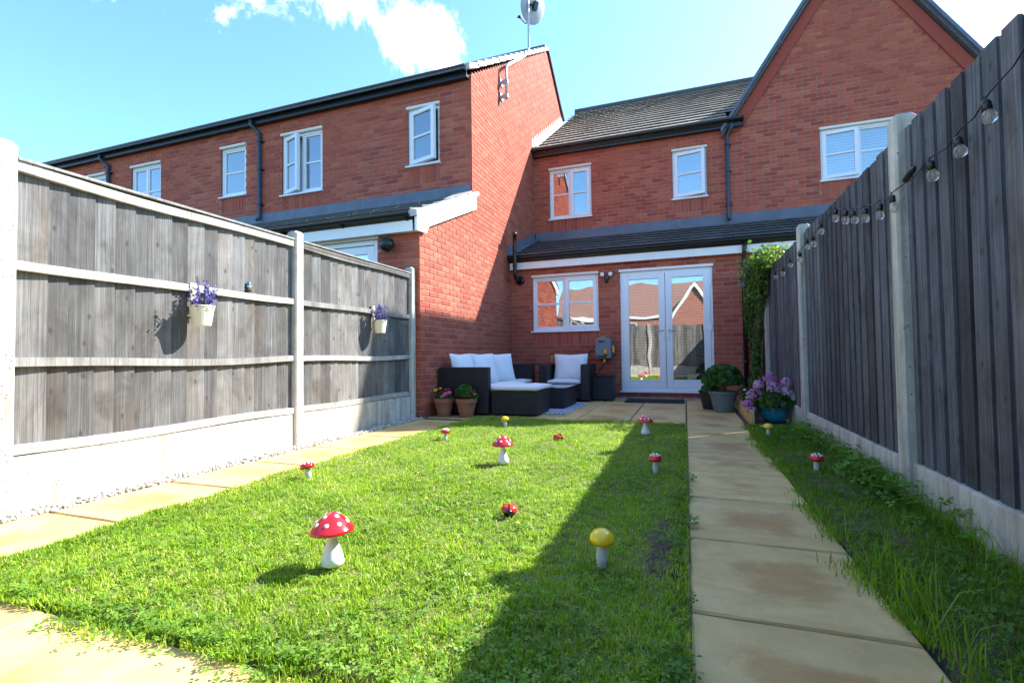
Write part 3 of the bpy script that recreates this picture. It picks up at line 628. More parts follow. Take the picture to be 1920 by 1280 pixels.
# french doors
b = MB(); x0, x1, z0, z1 = D; yf = M1 + .02
bars(b, x0, x1, z0 + .035, z1 - .04, .05, yf, yf + .07); fd = b.build('french_doors', 'upvc', mh, bevel=.004)
b = MB(); b.box(x0 - .02, x1 + .02, M1 - .05, M1 + .1, z0, z0 + .034); b.build('sill', 'upvc', fd, bevel=.005)
b = MB(); b.box(x0 - .015, x1 + .015, M1 - .03, M1 + .06, z1 - .039, z1 + .004); b.build('head_trim', 'upvc', fd, bevel=.004)
xm = (x0 + x1) / 2
for (a, c, sg) in ((x0 + .04, xm - .003, 1), (xm + .003, x1 - .04, -1)):
    b = MB(); za, zb = z0 + .08, z1 - .075; sw = .105
    bars(b, a, c, za, zb, sw, yf - .014, yf + .05); b.box(a + sw, c - sw, yf - .014, yf + .05, za + sw, za + sw + .03); b.build('door_leaf', 'upvc', fd, bevel=.006)
    p0, p1 = a + sw, c - sw; b = MB(); b.box(p0, p1, yf + .015, yf + .021, za + sw + .03, zb - sw); b.build('pane', 'glass', fd)
    b = MB(); z = za + sw + .045
    while z < zb - sw - .02: b.box(p0 + .006, p1 - .006, yf + .075, yf + .097, z, z + .0065, M=None); z += .027
    for xx in (p0 + .08, (p0 + p1) / 2, p1 - .08): b.box(xx - .001, xx + .001, yf + .085, yf + .087, za + sw, zb - sw)
    b.build('blind', 'blind', fd)
    hx = c - .035 if sg > 0 else a + .035; b = MB(); b.box(hx - .014, hx + .014, yf - .022, yf - .014, .98, 1.21); b.tube([(hx, yf - .02, 1.14), (hx, yf - .055, 1.14), (hx - sg * .02, yf - .06, 1.14), (hx - sg * .12, yf - .058, 1.135)], .009, 8); b.box(hx - .008, hx + .008, yf - .03, yf - .02, 1.015, 1.04); b.build('handle', 'metal', fd, bevel=.003)
    for z in (.45, 1.12, 1.85): hx2 = a - .005 if sg > 0 else c + .005; b = MB(); b.box(hx2 - .018, hx2 + .018, yf - .024, yf - .0145, z, z + .10); b.build('hinge', 'upvc', fd, bevel=.003)
# room behind the doors, its shade put into the dark colour
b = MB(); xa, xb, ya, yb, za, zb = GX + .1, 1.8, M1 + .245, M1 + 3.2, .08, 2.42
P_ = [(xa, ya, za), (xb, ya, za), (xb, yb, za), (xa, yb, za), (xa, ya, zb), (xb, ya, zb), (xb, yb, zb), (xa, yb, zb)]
b.add(P_, [(0, 1, 2, 3), (7, 6, 5, 4), (3, 2, 6, 7), (0, 3, 7, 4), (2, 1, 5, 6)]); b.build('room_shade', 'room_shade', mh)
# black rainwater pipe at the right of the doors
b = MB(); b.tube([(.90, M1 - .165, 2.46), (.90, M1 - .165, 2.36), (.89, M1 - .06, 2.2), (.89, M1 - .05, 2.1), (.89, M1 - .05, .06)], .034, 12); dp = b.build('downpipe', 'gutter_black', mh, smooth=True)
for z in (.6, 1.4, 2.0): k = MB(); k.lathe([(.034, 0), (.043, .003), (.043, .03), (.034, .033)], 12, Matrix.Translation((.89, M1 - .05, z))); k.build('pipe_clip', 'gutter_black', dp)
# --- house on the right, gable to the garden
rh = thing('brick_house', 'red brick house with steep front gable rising above the right fence', 'house', (2.9, 11, 0))
Hw = (2.385, 3.56, 3.815, 4.815); PX, PZ, GS = 2.93, 8.28, 1.5
hol = [Hw]; mb = MB(); cells(mb, XR + .001, 5.0, 3.38, 5.15, M2 + .006, M2 + .24, hol)
mb.prism([(XR + .001, 5.15), (4.96, 5.15), (PX, PZ - .12)], 'y', M2 + .006, M2 + .24); w3 = mb.build('wall', 'mortar', rh)
def sp3(z):
    if z < 5.13: return [(XR, 5.0)]
    a, b_ = XR + (z - 5.13) / GS, 4.96 - (z - 5.13) / GS
    return [(a, b_)] if b_ - a > .03 else []
brickwork(w3, 'x', M2, sp3, 3.38, 8.15, hol, [sold(Hw)], lambda u, z: z > 3.6, maxn=300)
window(rh, *Hw, M2, [('left', 8), ('fixed', 0)], 'blind'); room_shade(rh, XR + .1, 4.9, M2 + .30, 14, 3.3, 5.1)
for sg in (-1, 1):      # two roof planes with verge, and the corbelled brick strip under them
    xe = PX + sg * 2.2; ze = PZ - 2.2 * GS
    b = MB(); b.prism([(PX, PZ), (xe, ze), (xe - sg * .0, ze - .11), (PX, PZ - .13)], 'y', M2 - .10, 19); rf = b.build('roof', 'roof_tile_dark', rh)
    n = 13
    for k in range(n):
        t0, t1 = k / n, (k + 1.06) / n; xa, xb = PX + sg * 2.2 * (1 - t0), PX + sg * 2.2 * (1 - min(t1, 1)); za, zb = PZ - 2.2 * GS * (1 - t0), PZ - 2.2 * GS * (1 - min(t1, 1))
        o = MB(); o.prism([(xa, za - .03), (xb, zb - .03), (xb - sg * .02 * -1, zb + .035), (xa + sg * .012, za + .05)], 'y', M2 - .14, M2 + .22); o.build('verge_tile', 'lead', rf, bevel=.006)
    o = MB(); o.prism([(PX, PZ - .16), (xe - sg * .1, ze - .01), (xe - sg * .32, ze - .01), (PX, PZ - .47)], 'y', M2 - .03, M2 + .005); o.t = [.12] * len(o.f); o.build('corbel_course', 'brick', rh)
mb = MB(); mb.box(1.9, 6, M1 + .01, M1 + .24, -.05, 2.44); mb.build('wall', 'far_brick', rh)
lean_to(rh, 1.9, 6, M1, M2, 2.535, 3.405, 'roof_tile_dark', False)

# --- the house opposite, behind the camera: it shows in the glass of the doors
bh = thing('brick_house', 'sunlit gabled brick house mirrored in the glass of the french doors', 'house', (0, -32, 0))
b = MB(); b.prism([(-1.2, 0), (3.2, 0), (3.2, 4.2), (1.0, 7.4), (-1.2, 4.2)], 'y', -32.3, -32); b.box(-13, -1.2, -33.3, -33, 0, 4.6); b.box(3.2, 14, -33.3, -33, 0, 4.6); b.build('wall', 'far_brick', bh)
b = MB(); b.prism([(-32.8, 4.55), (-37, 8.2), (-41, 4.55), (-37, 8.0)], 'x', -13, 14); b.prism([(1.0, 7.6), (-1.5, 4.0), (-1.5, 3.85), (1.0, 7.4)], 'y', -38, -31.8); b.prism([(1.0, 7.6), (3.5, 4.0), (3.5, 3.85), (1.0, 7.4)], 'y', -38, -31.8); b.build('roof', 'far_tile', bh)
b = MB(); b.prism([(1.0, 7.48), (-1.5, 3.88), (-1.5, 3.5), (1.0, 7.0)], 'y', -31.85, -31.75); b.prism([(1.0, 7.48), (3.5, 3.88), (3.5, 3.5), (1.0, 7.0)], 'y', -31.85, -31.75); b.box(-13, -1.5, -32.9, -32.8, 4.3, 4.55); b.build('barge_board', 'fascia_white', bh)
for (xa, xb, za, zb) in ((-6, -4.6, 2.6, 3.8), (-10, -8.6, 2.6, 3.8), (-6, -4.6, .9, 2.0)):
    b = MB(); bars(b, xa, xb, za, zb, .08, -32.99, -32.9); wf = b.build('window', 'upvc', bh); b = MB(); b.box(xa + .08, xb - .08, -32.97, -32.96, za + .08, zb - .08); b.build('pane', 'glass_top', wf)

# ================================================================ fences
def post(parent, x, y, h, sx=.10, sy=.10):
    b = MB(); e = .012; a, c = sx / 2, sy / 2
    oc = [(-a + e, -c), (a - e, -c), (a, -c + e), (a, c - e), (a - e, c), (-a + e, c), (-a, c - e), (-a, -c + e)]
    n = 8; V = [(p[0], p[1], -.3) for p in oc] + [(p[0], p[1], h - .02) for p in oc] + [(p[0] * .7, p[1] * .7, h) for p in oc]
    b.add(V, [(i, (i + 1) % n, n + (i + 1) % n, n + i) for i in range(n)] + [(n + i, n + (i + 1) % n, 2 * n + (i + 1) % n, 2 * n + i) for i in range(n)] + [tuple(range(2 * n, 3 * n))])
    o = b.build('concrete_post', 'concrete', parent, world=False); o.location = Vector((x, y, 0)) - base_of(parent); return o
def board_mesh(w, h, t0, t1):
    b = MB(); b.prism([(0, 0), (w, 0), (w, t1), (0, t0)], 'z', 0, h); return b.mesh('fence_board')
lf = thing('garden_fence', 'sunlit grey wooden fence with horizontal rails and white concrete posts on the left', 'fence', (-3.15, 3.3, 0))
FX = -3.15
for y in (-.54, 1.38, 3.30, 5.15): post(lf, FX, y, 1.84)
bm = [board_mesh(.128 + .006 * k, 1.48, .004, .019) for k in range(3)]
for me in bm: me.materials.append(MATS['fence_wood'])
def panel_left(y0, y1, sag):
    b = MB(); b.box(FX - .025, FX + .025, y0, y1, -.08, .285); b.build('gravel_board', 'concrete', lf, bevel=.006)
    y = y0 + .004; i = 0
    while y < y1 - .03:
        o = bpy.data.objects.new('fence_board', random.choice(bm)); C.objects.link(o); o.parent = lf
        wd = random.uniform(.098, .118); o.rotation_euler = (0, 0, R(90) + random.uniform(-.006, .006)); o.location = Vector((FX - .012 + random.uniform(-.002, .002), y, .288)) - base_of(lf)
        o.scale = (min(1, (y1 - y) / .13), -1, 1); y += wd
    for (z, hh) in ((.288, .048), (.725, .046), (1.215, .046), (1.705, .05)):
        b = MB(); nn = 12; pts = []
        for k in range(nn + 1):
            t = k / nn; yy = y0 + (y1 - y0) * t; dz = -sag * math.sin(math.pi * t) * (1 if z > .3 else 0) + .006 * math.sin(t * 7 + z * 9)
            pts.append((yy, z + dz))
        b.add([(FX - .008, yy, zz) for yy, zz in pts] + [(FX + .032, yy, zz) for yy, zz in pts] + [(FX + .032, yy, zz + hh) for yy, zz in pts] + [(FX - .008, yy, zz + hh) for yy, zz in pts],
              [(i_ * (nn + 1) + k, i_ * (nn + 1) + k + 1, ((i_ + 1) % 4) * (nn + 1) + k + 1, ((i_ + 1) % 4) * (nn + 1) + k) for i_ in range(4) for k in range(nn)] + [(0, nn + 1, 2 * nn + 2, 3 * nn + 3), (nn, 4 * nn + 3, 3 * nn + 2, 2 * nn + 1)])
        b.build('rail', 'rail_wood', lf)
    b = MB(); b.box(FX - .035, FX + .042, y0, y1, 1.7565, 1.772); b.build('capping', 'rail_wood', lf, bevel=.002)
for (a, c, s_) in ((-.49, 1.33, .0), (1.43, 3.25, .012), (3.35, 5.10, .005)): panel_left(a, c, s_)
rf_ = thing('garden_fence', 'shaded grey closeboard fence on the right hung with string lights', 'fence', (1.05, 4, 0))
RX = 1.05
for y in (-1.45, .74, 2.94, 5.13, 7.22): post(rf_, RX, y, 1.93, .10, .10)
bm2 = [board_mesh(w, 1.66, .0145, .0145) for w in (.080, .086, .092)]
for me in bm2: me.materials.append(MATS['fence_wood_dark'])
def panel_right(y0, y1, gappy):
    b = MB(); b.box(RX - .022, RX + .022, y0, y1, -.08, .205); b.build('gravel_board', 'concrete', rf_, bevel=.006)
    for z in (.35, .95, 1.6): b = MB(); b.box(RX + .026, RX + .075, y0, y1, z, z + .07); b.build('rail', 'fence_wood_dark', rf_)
    n_ = round((y1 - y0 - .01) / .118); pit = (y1 - y0 - .01) / n_
    for k in range(2 * n_ + 1):                      # front boards, and recessed boards closing the gaps between them
        front = k % 2 == 0; me = random.choice(bm2); wd = me.vertices[1].co.x; yc = y0 + .005 + pit * k / 2
        if gappy and not front and random.random() < .13: yc += random.choice((-1, 1)) * random.uniform(.026, .034)
        a_, b_ = max(yc - wd / 2, y0 + .001), min(yc + wd / 2, y1 - .001)
        o = bpy.data.objects.new('fence_board', me); C.objects.link(o); o.parent = rf_; z1 = 1.845 + random.uniform(-.007, .007)
        o.rotation_euler = (random.uniform(-.003, .003), 0, R(90) + random.uniform(-.012, .012)); o.scale = ((b_ - a_) / wd, 1, (z1 - .208) / 1.66)
        o.location = Vector((RX + (.010 if front else .0245) + random.uniform(-.0008, .0008), a_, .208)) - base_of(rf_)
for (a, c, gp_) in ((-1.40, .69, False), (.79, 2.89, False), (2.99, 5.08, True), (5.18, 7.17, True), (7.27, 8.46, False)): panel_right(a, c, gp_)
bf = thing('garden_fence', 'back fence behind the camera, mirrored darkly in the door glass', 'fence', (-1, -1.7, 0))
for x in (-3.15, -1.25, .65): post(bf, x, -1.72, 1.84)
bm3 = board_mesh(.12, 1.5, .016, .007); bm3.materials.append(MATS['fence_wood'])
x = -3.09
while x < 1.0:
    o = bpy.data.objects.new('fence_board', bm3); C.objects.link(o); o.parent = bf; o.location = Vector((x, -1.73, .29)) - base_of(bf); x += .105
b = MB(); b.box(-3.1, 1.03, -1.74, -1.70, -.08, .285); b.build('gravel_board', 'concrete', bf)
for z in (.32, .95, 1.6): b = MB(); b.box(-3.1, 1.03, -1.79, -1.74, z, z + .06); b.build('rail', 'fence_wood', bf)

# ================================================================ lawn, weeds, gravel
def ground_z(x, y): return .012 + .010 * np.sin(x * 5.1 + y * 3.3) * np.sin(y * 4.7 - x)
def patch(x, y): return .5 + .25 * np.sin(x * 3.1 + 1.3 * np.sin(y * 2.1)) * np.sin(y * 2.7 + x) + .25 * np.sin(x * 9.3 + y * 4.1) * np.sin(y * 8.1 - x * 3)
def blades(name, x, y, z, hmin, hmax, wid, mat, tint):
    n = len(x); az = rng.uniform(0, 6.283, n); lean = rng.beta(1.6, 1.7, n) * 1.35; h = rng.uniform(hmin, hmax, n) * (.62 + .85 * np.clip(.5 + .5 * np.sin(x * 31 + 2.2 * np.sin(y * 17)) * np.sin(y * 37 + x * 9), 0, 1)); w = rng.uniform(.6, 1.2, n) * wid
    dx, dy = np.cos(az), np.sin(az); tw = az + 1.57 + rng.uniform(-.6, .6, n); sx, sy = np.cos(tw) * w, np.sin(tw) * w
    mid = h * .55; l1 = mid * np.sin(lean * .55); z1 = mid * np.cos(lean * .55); l2 = l1 + (h - mid) * np.sin(lean * 1.35); z2 = z1 + (h - mid) * np.cos(np.minimum(lean * 1.35, 1.75))
    V = np.empty((n, 5, 3)); b = np.stack([x, y, z - .003], 1); s = np.stack([sx, sy, np.zeros(n)], 1)
    V[:, 0] = b - s; V[:, 1] = b + s; m_ = b + np.stack([dx * l1, dy * l1, z1], 1); V[:, 2] = m_ + s * .8; V[:, 3] = m_ - s * .8; V[:, 4] = b + np.stack([dx * l2, dy * l2, z2], 1)
    i0 = np.arange(n)[:, None] * 5
    T = np.concatenate([i0 + np.array([[0, 1, 2]]), i0 + np.array([[0, 2, 3]]), i0 + np.array([[3, 2, 4]])], 1).reshape(-1, 3)
    o = link(name, npmesh(name, V.reshape(-1, 3), T, np.repeat(np.clip(tint, .002, 1), 3)), mat); return stuff(o)
def scatter(x0, x1, y0, y1, dens):
    n = int((x1 - x0) * (y1 - y0) * dens); return rng.uniform(x0, x1, n), rng.uniform(y0, y1, n)
xs, ys = [], []
for (a, b_, d) in ((.90, 1.7, 36000), (1.7, 2.6, 25000), (2.6, 3.8, 16000), (3.8, 5.47, 11500)):
    x, y = scatter(-2.46, -.005, a, b_, d); xs.append(x); ys.append(y)
x, y = np.concatenate(xs), np.concatenate(ys)
bare = (x > -.20 - .07 * np.sin(y * 5)) & (x < -.025) & (y > 1.45) & (y < 2.5 + .1 * np.sin(x * 40)) & (rng.random(len(x)) < .62 * np.clip((x + .30) / .16, 0, 1) * np.clip((patch(x * 2, y * 2) - .15) * 2.2, .2, 1))
edge = (y < .93 + .05 * np.sin(x * 7) + .03 * np.sin(x * 23)) 
x, y = x[~(bare | edge)], y[~(bare | edge)]
pt = patch(x, y); tn = np.clip(rng.beta(2.0, 2.4, len(x)) * .80 + .50 * (pt - .45) + (rng.random(len(x)) < .09) * .45, .01, 1)
blades('lawn_grass', x, y, ground_z(x, y), .008, .027, .0021, 'grass', tn)
x, y = scatter(.548, 1.03, .4, 5.5, 17000); keep = rng.random(len(x)) < np.clip(.25 + 1.0 * (x - .56) / .2 + .5 * patch(x, y), 0, 1); x, y = x[keep], y[keep]
blades('verge_grass', x, y, np.full(len(x), .016), .010, .036, .0020, 'grass', np.clip(rng.beta(1.5, 3.6, len(x)) * .5 + .04 * patch(x, y), .01, 1))
n = 5200; y = rng.uniform(.6, 5.3, n); x = .560 - np.abs(rng.normal(0, .028, n)) * (1 + .9 * np.sin(y * 5.3) * np.sin(y * 2.1 + 1)); kp = np.sin(y * 8) + np.sin(y * 19 + 2) + rng.normal(0, .6, n) > -.1
blades('path_fringe', x[kp], y[kp], np.full(kp.sum(), .006), .015, .052, .0019, 'grass', rng.beta(1.6, 3, kp.sum()) * .7)
x = np.concatenate([rng.normal(.60, .03, 200), rng.normal(.99, .02, 1100)]); y = np.concatenate([rng.normal(1.75, .2, 200), rng.uniform(.5, 5.4, 1100)])
blades('tall_grass', np.clip(x, .57, 1.02), y, np.full(len(x), .014), .06, .17, .0019, 'grass', np.clip(rng.beta(2, 3, len(x)) * .6, .01, 1))
def leaves(name, P3, Nrm, size, mat, tint, parent=None, fold=.25, asp=.42):
    """folded leaf blades: 4 verts, 2 triangles each"""
    n = len(P3); t = rng.normal(size=(n, 3)); t -= Nrm * (t * Nrm).sum(1, keepdims=True); t /= np.linalg.norm(t, axis=1, keepdims=True) + 1e-9
    s = np.cross(Nrm, t); sz = size * rng.uniform(.6, 1.3, (n, 1)); V = np.empty((n, 4, 3))
    V[:, 0] = P3 - t * sz * .5; V[:, 2] = P3 + t * sz * .5; V[:, 1] = P3 + s * sz * asp + Nrm * sz * fold * .4 - t * sz * .05; V[:, 3] = P3 - s * sz * asp + Nrm * sz * fold * .4 - t * sz * .05
    i0 = np.arange(n)[:, None] * 4; T = np.concatenate([i0 + np.array([[0, 1, 2]]), i0 + np.array([[0, 2, 3]])], 1).reshape(-1, 3)
    return link(name, npmesh(name, V.reshape(-1, 3), T, np.repeat(np.clip(tint, .002, 1), 2)), mat, parent)
def unit(v): return v / (np.linalg.norm(v, axis=1, keepdims=True) + 1e-9)
def trefoils(name, cx, cy, cz, size, mat, tlo=0, thi=1):
    n = len(cx); a0 = rng.uniform(0, 6.28, n); P = []; Nn = []; tt = rng.uniform(tlo, thi, n)
    V = np.empty((n * 3, 4, 3)); tilt = rng.normal(0, .28, (n, 2)); sz = size * rng.uniform(.6, 1.25, n)
    for k in range(3):
        a = a0 + k * 2.094; d = np.stack([np.cos(a), np.sin(a)], 1); s = np.stack([-d[:, 1], d[:, 0]], 1)
        def pt(f, g, dz):
            p2 = d * (sz * f)[:, None] + s * (sz * g)[:, None]; return np.stack([cx + p2[:, 0], cy + p2[:, 1], cz + (p2 * tilt).sum(1) + dz * sz], 1)
        V[k::3, 0] = pt(.05, 0, 0); V[k::3, 1] = pt(.62, .46, .10); V[k::3, 2] = pt(1.0, 0, -.06); V[k::3, 3] = pt(.62, -.46, .10)
    i0 = np.arange(n * 3)[:, None] * 4; T = np.concatenate([i0 + np.array([[0, 1, 2]]), i0 + np.array([[0, 2, 3]])], 1).reshape(-1, 3)
    return stuff(link(name, npmesh(name, V.reshape(-1, 3), T, np.repeat(np.clip(tt, .002, 1), 6)), mat))
n = 9000; x = rng.uniform(-2.44, -.02, n); y = .93 + (rng.random(n) ** 1.6) * 3.6; k = patch(x * 1.3 + 2, y * 1.2) > .42; x, y = x[k], y[k]
trefoils('lawn_weeds', x, y, ground_z(x, y) + rng.uniform(.010, .026, len(x)), .0115, 'weed', .3, 1)
n = 760; x = rng.uniform(-2.3, -.05, n); x = x[np.sin(x * 11) + np.sin(x * 4.3 + 1) + rng.normal(0, .7, n) > -.2]; n = len(x); y = rng.normal(.95, .045, n) - .05 * (np.sin(x * 6) > .3) * rng.random(n)
trefoils('edge_weeds', x, y, rng.uniform(.008, .034, n) * np.clip(1 + (y - .9) * 4, .2, 1), .013, 'weed', 0, .9)
n = 420; y = rng.uniform(1.0, 3.4, n); y = y[np.sin(y * 7) + np.sin(y * 17) + rng.normal(0, .4, n) > .3]; n = len(y); x = rng.normal(-.015, .022, n) + .02 * np.sin(y * 9)
trefoils('path_edge_weeds', x, y, rng.uniform(.012, .045, n), .017, 'weed', 0, .5)
x = np.concatenate([rng.normal(.93, .05, 420), rng.normal(.94, .05, 260), rng.normal(.97, .03, 200)]); y = np.concatenate([rng.normal(3.2, .25, 420), rng.normal(4.4, .35, 260), rng.uniform(2.2, 5, 200)])
n2_ = 1500; x2 = rng.uniform(.6, 1.02, n2_); y2 = rng.uniform(.8, 5.3, n2_); k2 = patch(x2 * 2 + 5, y2 * 1.6) > .5; trefoils('verge_weeds', x2[k2], y2[k2], rng.uniform(.03, .055, k2.sum()), .016, 'weed', 0, .45)
trefoils('fence_weeds', np.clip(x, .7, 1.03), y, rng.uniform(.03, .15, len(x)), .024, 'weed', .1, .9)
x = rng.uniform(-2.44, -.02, 2600); y = rng.normal(.935, .03, 2600) + .03 * np.sin(x * 9)
blades('edge_grass', x, y, np.full(2600, .004), .012, .04, .0018, 'grass', rng.beta(2, 2.4, 2600) * .8)
# pebbles along the left gravel boards and at the foot of the house wall
def pebbles(name, x, y, z):
    n = len(x); o8 = np.array([(1, 0, 0), (0, 1, 0), (-1, 0, 0), (0, -1, 0), (0, 0, 1), (0, 0, -1)], float)
    sc = rng.uniform(.006, .015, (n, 1, 1)) * rng.uniform(.6, 1.2, (n, 1, 3)); a = rng.uniform(0, 6.28, n); V = o8[None] * sc + rng.normal(0, .0015, (n, 6, 3))
    ca, sa = np.cos(a)[:, None], np.sin(a)[:, None]; X = V[:, :, 0] * ca - V[:, :, 1] * sa; Y = V[:, :, 0] * sa + V[:, :, 1] * ca
    V = np.stack([X + x[:, None], Y + y[:, None], V[:, :, 2] + z[:, None]], 2); f = np.array([(0, 1, 4), (1, 2, 4), (2, 3, 4), (3, 0, 4), (1, 0, 5), (2, 1, 5), (3, 2, 5), (0, 3, 5)])
    T = (np.arange(n)[:, None, None] * 6 + f[None]).reshape(-1, 3)
    o = link(name, npmesh(name, V.reshape(-1, 3), T, np.repeat(np.clip(rng.beta(2, 1.6, n), .002, 1), 8)), 'gravel'); return stuff(o)
n = 5200; x = rng.uniform(-3.125, -3.0, n); y = rng.uniform(.3, 5.2, n); pebbles('gravel', x, y, rng.uniform(-.012, .012, n))
n = 1800; x = rng.uniform(-3.0, .6, n); y = rng.uniform(8.33, 8.49, n); pebbles('gravel', x, y, rng.uniform(-.01, .012, n))
# buttercups
bc = MB()
for k in range(5):
    a = k * 1.2566; bc.add([(0, 0, 0), (.008 * math.cos(a - .5), .008 * math.sin(a - .5), .004), (.011 * math.cos(a), .011 * math.sin(a), .006), (.008 * math.cos(a + .5), .008 * math.sin(a + .5), .004)], [(0, 1, 2, 3)])
bcm = bc.mesh('buttercup'); bcm.materials.append(MATS['flower_yellow']); st = MB(); st.tube([(0, 0, 0), (.002, 0, .02), (0, 0, .042)], .0012, 5); stm = st.mesh('stem'); stm.materials.append(MATS['weed'])
for i in range(24):
    x, y = (random.uniform(-1.6, -.62), random.uniform(1.3, 2.8)) if i < 12 else (random.uniform(-2.2, -.6), random.uniform(3.6, 5.2))
    e = thing('buttercup', 'small yellow buttercup flower standing in the lawn', 'flower', (x, y, .012), 'buttercups scattered over the lawn')
    o = bpy.data.objects.new('petals', bcm); C.objects.link(o); o.parent = e; o.location = (0, 0, .042); o.rotation_euler = (random.uniform(-.5, .5), random.uniform(-.5, .5), random.random() * 6)
    o = bpy.data.objects.new('stem', stm); C.objects.link(o); o.parent = e

# ================================================================ toadstool ornaments
def toadstool(x, y, h, w, kind, label, tilt=(0, 0), stemr=.022):
    e = thing('toadstool_ornament', label, 'garden ornament', (x, y, .026), 'toadstool ornaments on the grass'); e.rotation_euler = (tilt[0], tilt[1], random.random() * 6)
    h -= .026; r = w / 2
    if kind == 'hat':
        zc = h * .65; prof = [(.002, h)] + [(r * t, zc + (h - zc) * (1 - t ** 1.55) ** .92) for t in (.1, .2, .3, .4, .5, .6, .7, .8, .88, .95)] + [(r, zc), (r * .97, zc - .03 * h), (r * .8, zc - .02 * h), (r * .3, zc)]
        sp_ = [(0, stemr * 2.0), (zc * .2, stemr * 1.85), (zc * .5, stemr * 1.25), (zc * .85, stemr * .72), (zc + .02 * h, stemr * .75)]
    else:
        zc = h * .71; prof = [(.002, h)] + [(r * math.sin(a), zc + (h - zc) * math.cos(a)) for a in [math.pi / 2 * k / 8 for k in range(1, 9)]] + [(r * .98, zc - .012), (r * .7, zc - .006), (r * .3, zc)]
        sp_ = [(0, stemr * 1.0), (zc * .3, stemr * 1.12), (zc * .7, stemr * .95), (zc, stemr * .8)]
    b = MB(); b.lathe([(.001, -.02)] + [(rr, z) for z, rr in sp_], 20); b.build('stem', 'mush_stem' if kind == 'hat' else 'stem_glass', e, True, False)
    b = MB(); b.lathe(prof, 28); cap = b.build('cap', 'mush_yellow' if kind == 'yellow' else 'mush_red', e, True, False)
    if kind != 'yellow':
        for k in range(12):
            a, t = (k * 1.5708 + .3, .36) if k < 4 else (k * .7854 + .1, .70)
            rr = r * t; i = next(j for j in range(len(prof) - 1) if prof[j][0] <= rr <= prof[j + 1][0]); (ra, za), (rb, zb) = prof[i], prof[i + 1]; f_ = (rr - ra) / (rb - ra); z = za + (zb - za) * f_
            nrm = Vector((-(zb - za), 0, rb - ra)).normalized(); nrm = Vector((nrm.x * math.cos(a), nrm.x * math.sin(a), nrm.z))
            o = MB(); M = Matrix.Translation(Vector((rr * math.cos(a), rr * math.sin(a), z)) + nrm * .0006) @ nrm.to_track_quat('Z', 'Y').to_matrix().to_4x4()
            s_ = .052 * w if kind == 'hat' else .075 * w; o.lathe([(.0003, .0022), (s_ * .7, .0016), (s_, -.001)], 12, M); o.build('spot', 'spot_white', cap, True, False)
    else:
        o = MB(); o.lathe([(.001, -.019), (stemr * .9, -.018), (stemr * .95, h * .22), (.001, h * .23)], 16); o.build('white_base', 'mush_stem', e, True, False)
toadstool(-1.19, 1.42, .205, .158, 'hat', 'largest red toadstool with white spots, nearest on the sunny lawn', (0, R(-3)), .020)
toadstool(-1.18, 3.10, .21, .152, 'hat', 'pointed red toadstool in the middle of the sunny lawn', (0, R(3)), .020)
toadstool(-.36, 4.58, .20, .145, 'hat', 'pointed red toadstool in shade at the far lawn corner', (0, 0), .021)
toadstool(-2.18, 2.39, .12, .086, 'dome', 'small round red toadstool at the left lawn edge', (R(6), R(-9)), .017)
toadstool(-1.99, 3.81, .123, .084, 'dome', 'small round red toadstool at the far left of the lawn', (0, R(4)), .015)
toadstool(-.19, 3.11, .142, .08, 'dome', 'small round red toadstool in shade beside the stone path', (0, 0), .016)
toadstool(.74, 3.45, .128, .08, 'dome', 'small round red toadstool on the right verge by the fence', (0, R(3)), .016)
toadstool(-.29, 1.71, .147, .085, 'yellow', 'nearest yellow toadstool, in the shaded part of the lawn', (0, R(2)), .019)
toadstool(-1.78, 4.74, .124, .083, 'yellow', 'yellow toadstool at the far lawn edge before the footstool', (0, 0), .017)
toadstool(.67, 4.80, .128, .08, 'yellow', 'yellow toadstool on the verge before the blue pot', (0, 0), .016)
def ladybird(x, y, h, w, label, rz, lift):
    e = thing('ladybird_ornament', label, 'garden ornament', (x, y, .03), 'ladybird ornaments on the lawn'); e.rotation_euler = (0, 0, rz); e.scale = (1, 1, .72); r = w / 2
    b = MB(); b.lathe([(.001, -.02), (r * .6, -.018), (r * .88, .006), (r * .92, .022), (r * .8, .034), (r * .4, .044), (.001, .047)], 20); b.lathe([(.001, .034), (.012, .03), (.016, .018), (.012, .006), (.001, .002)], 12, Matrix.Translation((0, -r * .95, 0))); b.build('body', 'lady_black', e, True, False)
    for sg in (-1, 1):
        M = Matrix.Rotation(R(lift) * sg, 4, 'Y') @ Matrix.Translation((0, 0, .016)); n = 10; V = []; 
        for i in range(7):
            ph = math.pi / 2 * i / 6
            for k in range(n + 1): th = -math.pi / 2 + math.pi * k / n; V.append(M @ Vector((sg * r * math.sin(ph) * math.cos(th) * 1.0 + sg * .0008, r * 1.05 * math.sin(ph) * math.sin(th), .040 * math.cos(ph))))
        b = MB(); b.add(V, [(i * (n + 1) + k, i * (n + 1) + k + 1, (i + 1) * (n + 1) + k + 1, (i + 1) * (n + 1) + k) for i in range(6) for k in range(n)]); wg = b.build('wing_case', 'lady_red', e, True, False)
        for (ph, th) in ((.6, .2), (1.1, -.6), (1.0, .9)):
            p = M @ Vector((sg * r * math.sin(ph) * math.cos(th), r * 1.05 * math.sin(ph) * math.sin(th), .0405 * math.cos(ph))); o = MB(); o.lathe([(.0003, .002), (.005, .0015), (.006, -.001)], 10, Matrix.Translation(p)); o.build('spot', 'lady_black', wg, True, False)
ladybird(-.78, 2.12, .06, .076, 'red ladybird ornament on the sunny lawn near the shadow edge', .3, 4)
ladybird(-1.05, 4.10, .06, .082, 'black ladybird ornament with orange wings at the far lawn', 1.1, 14)

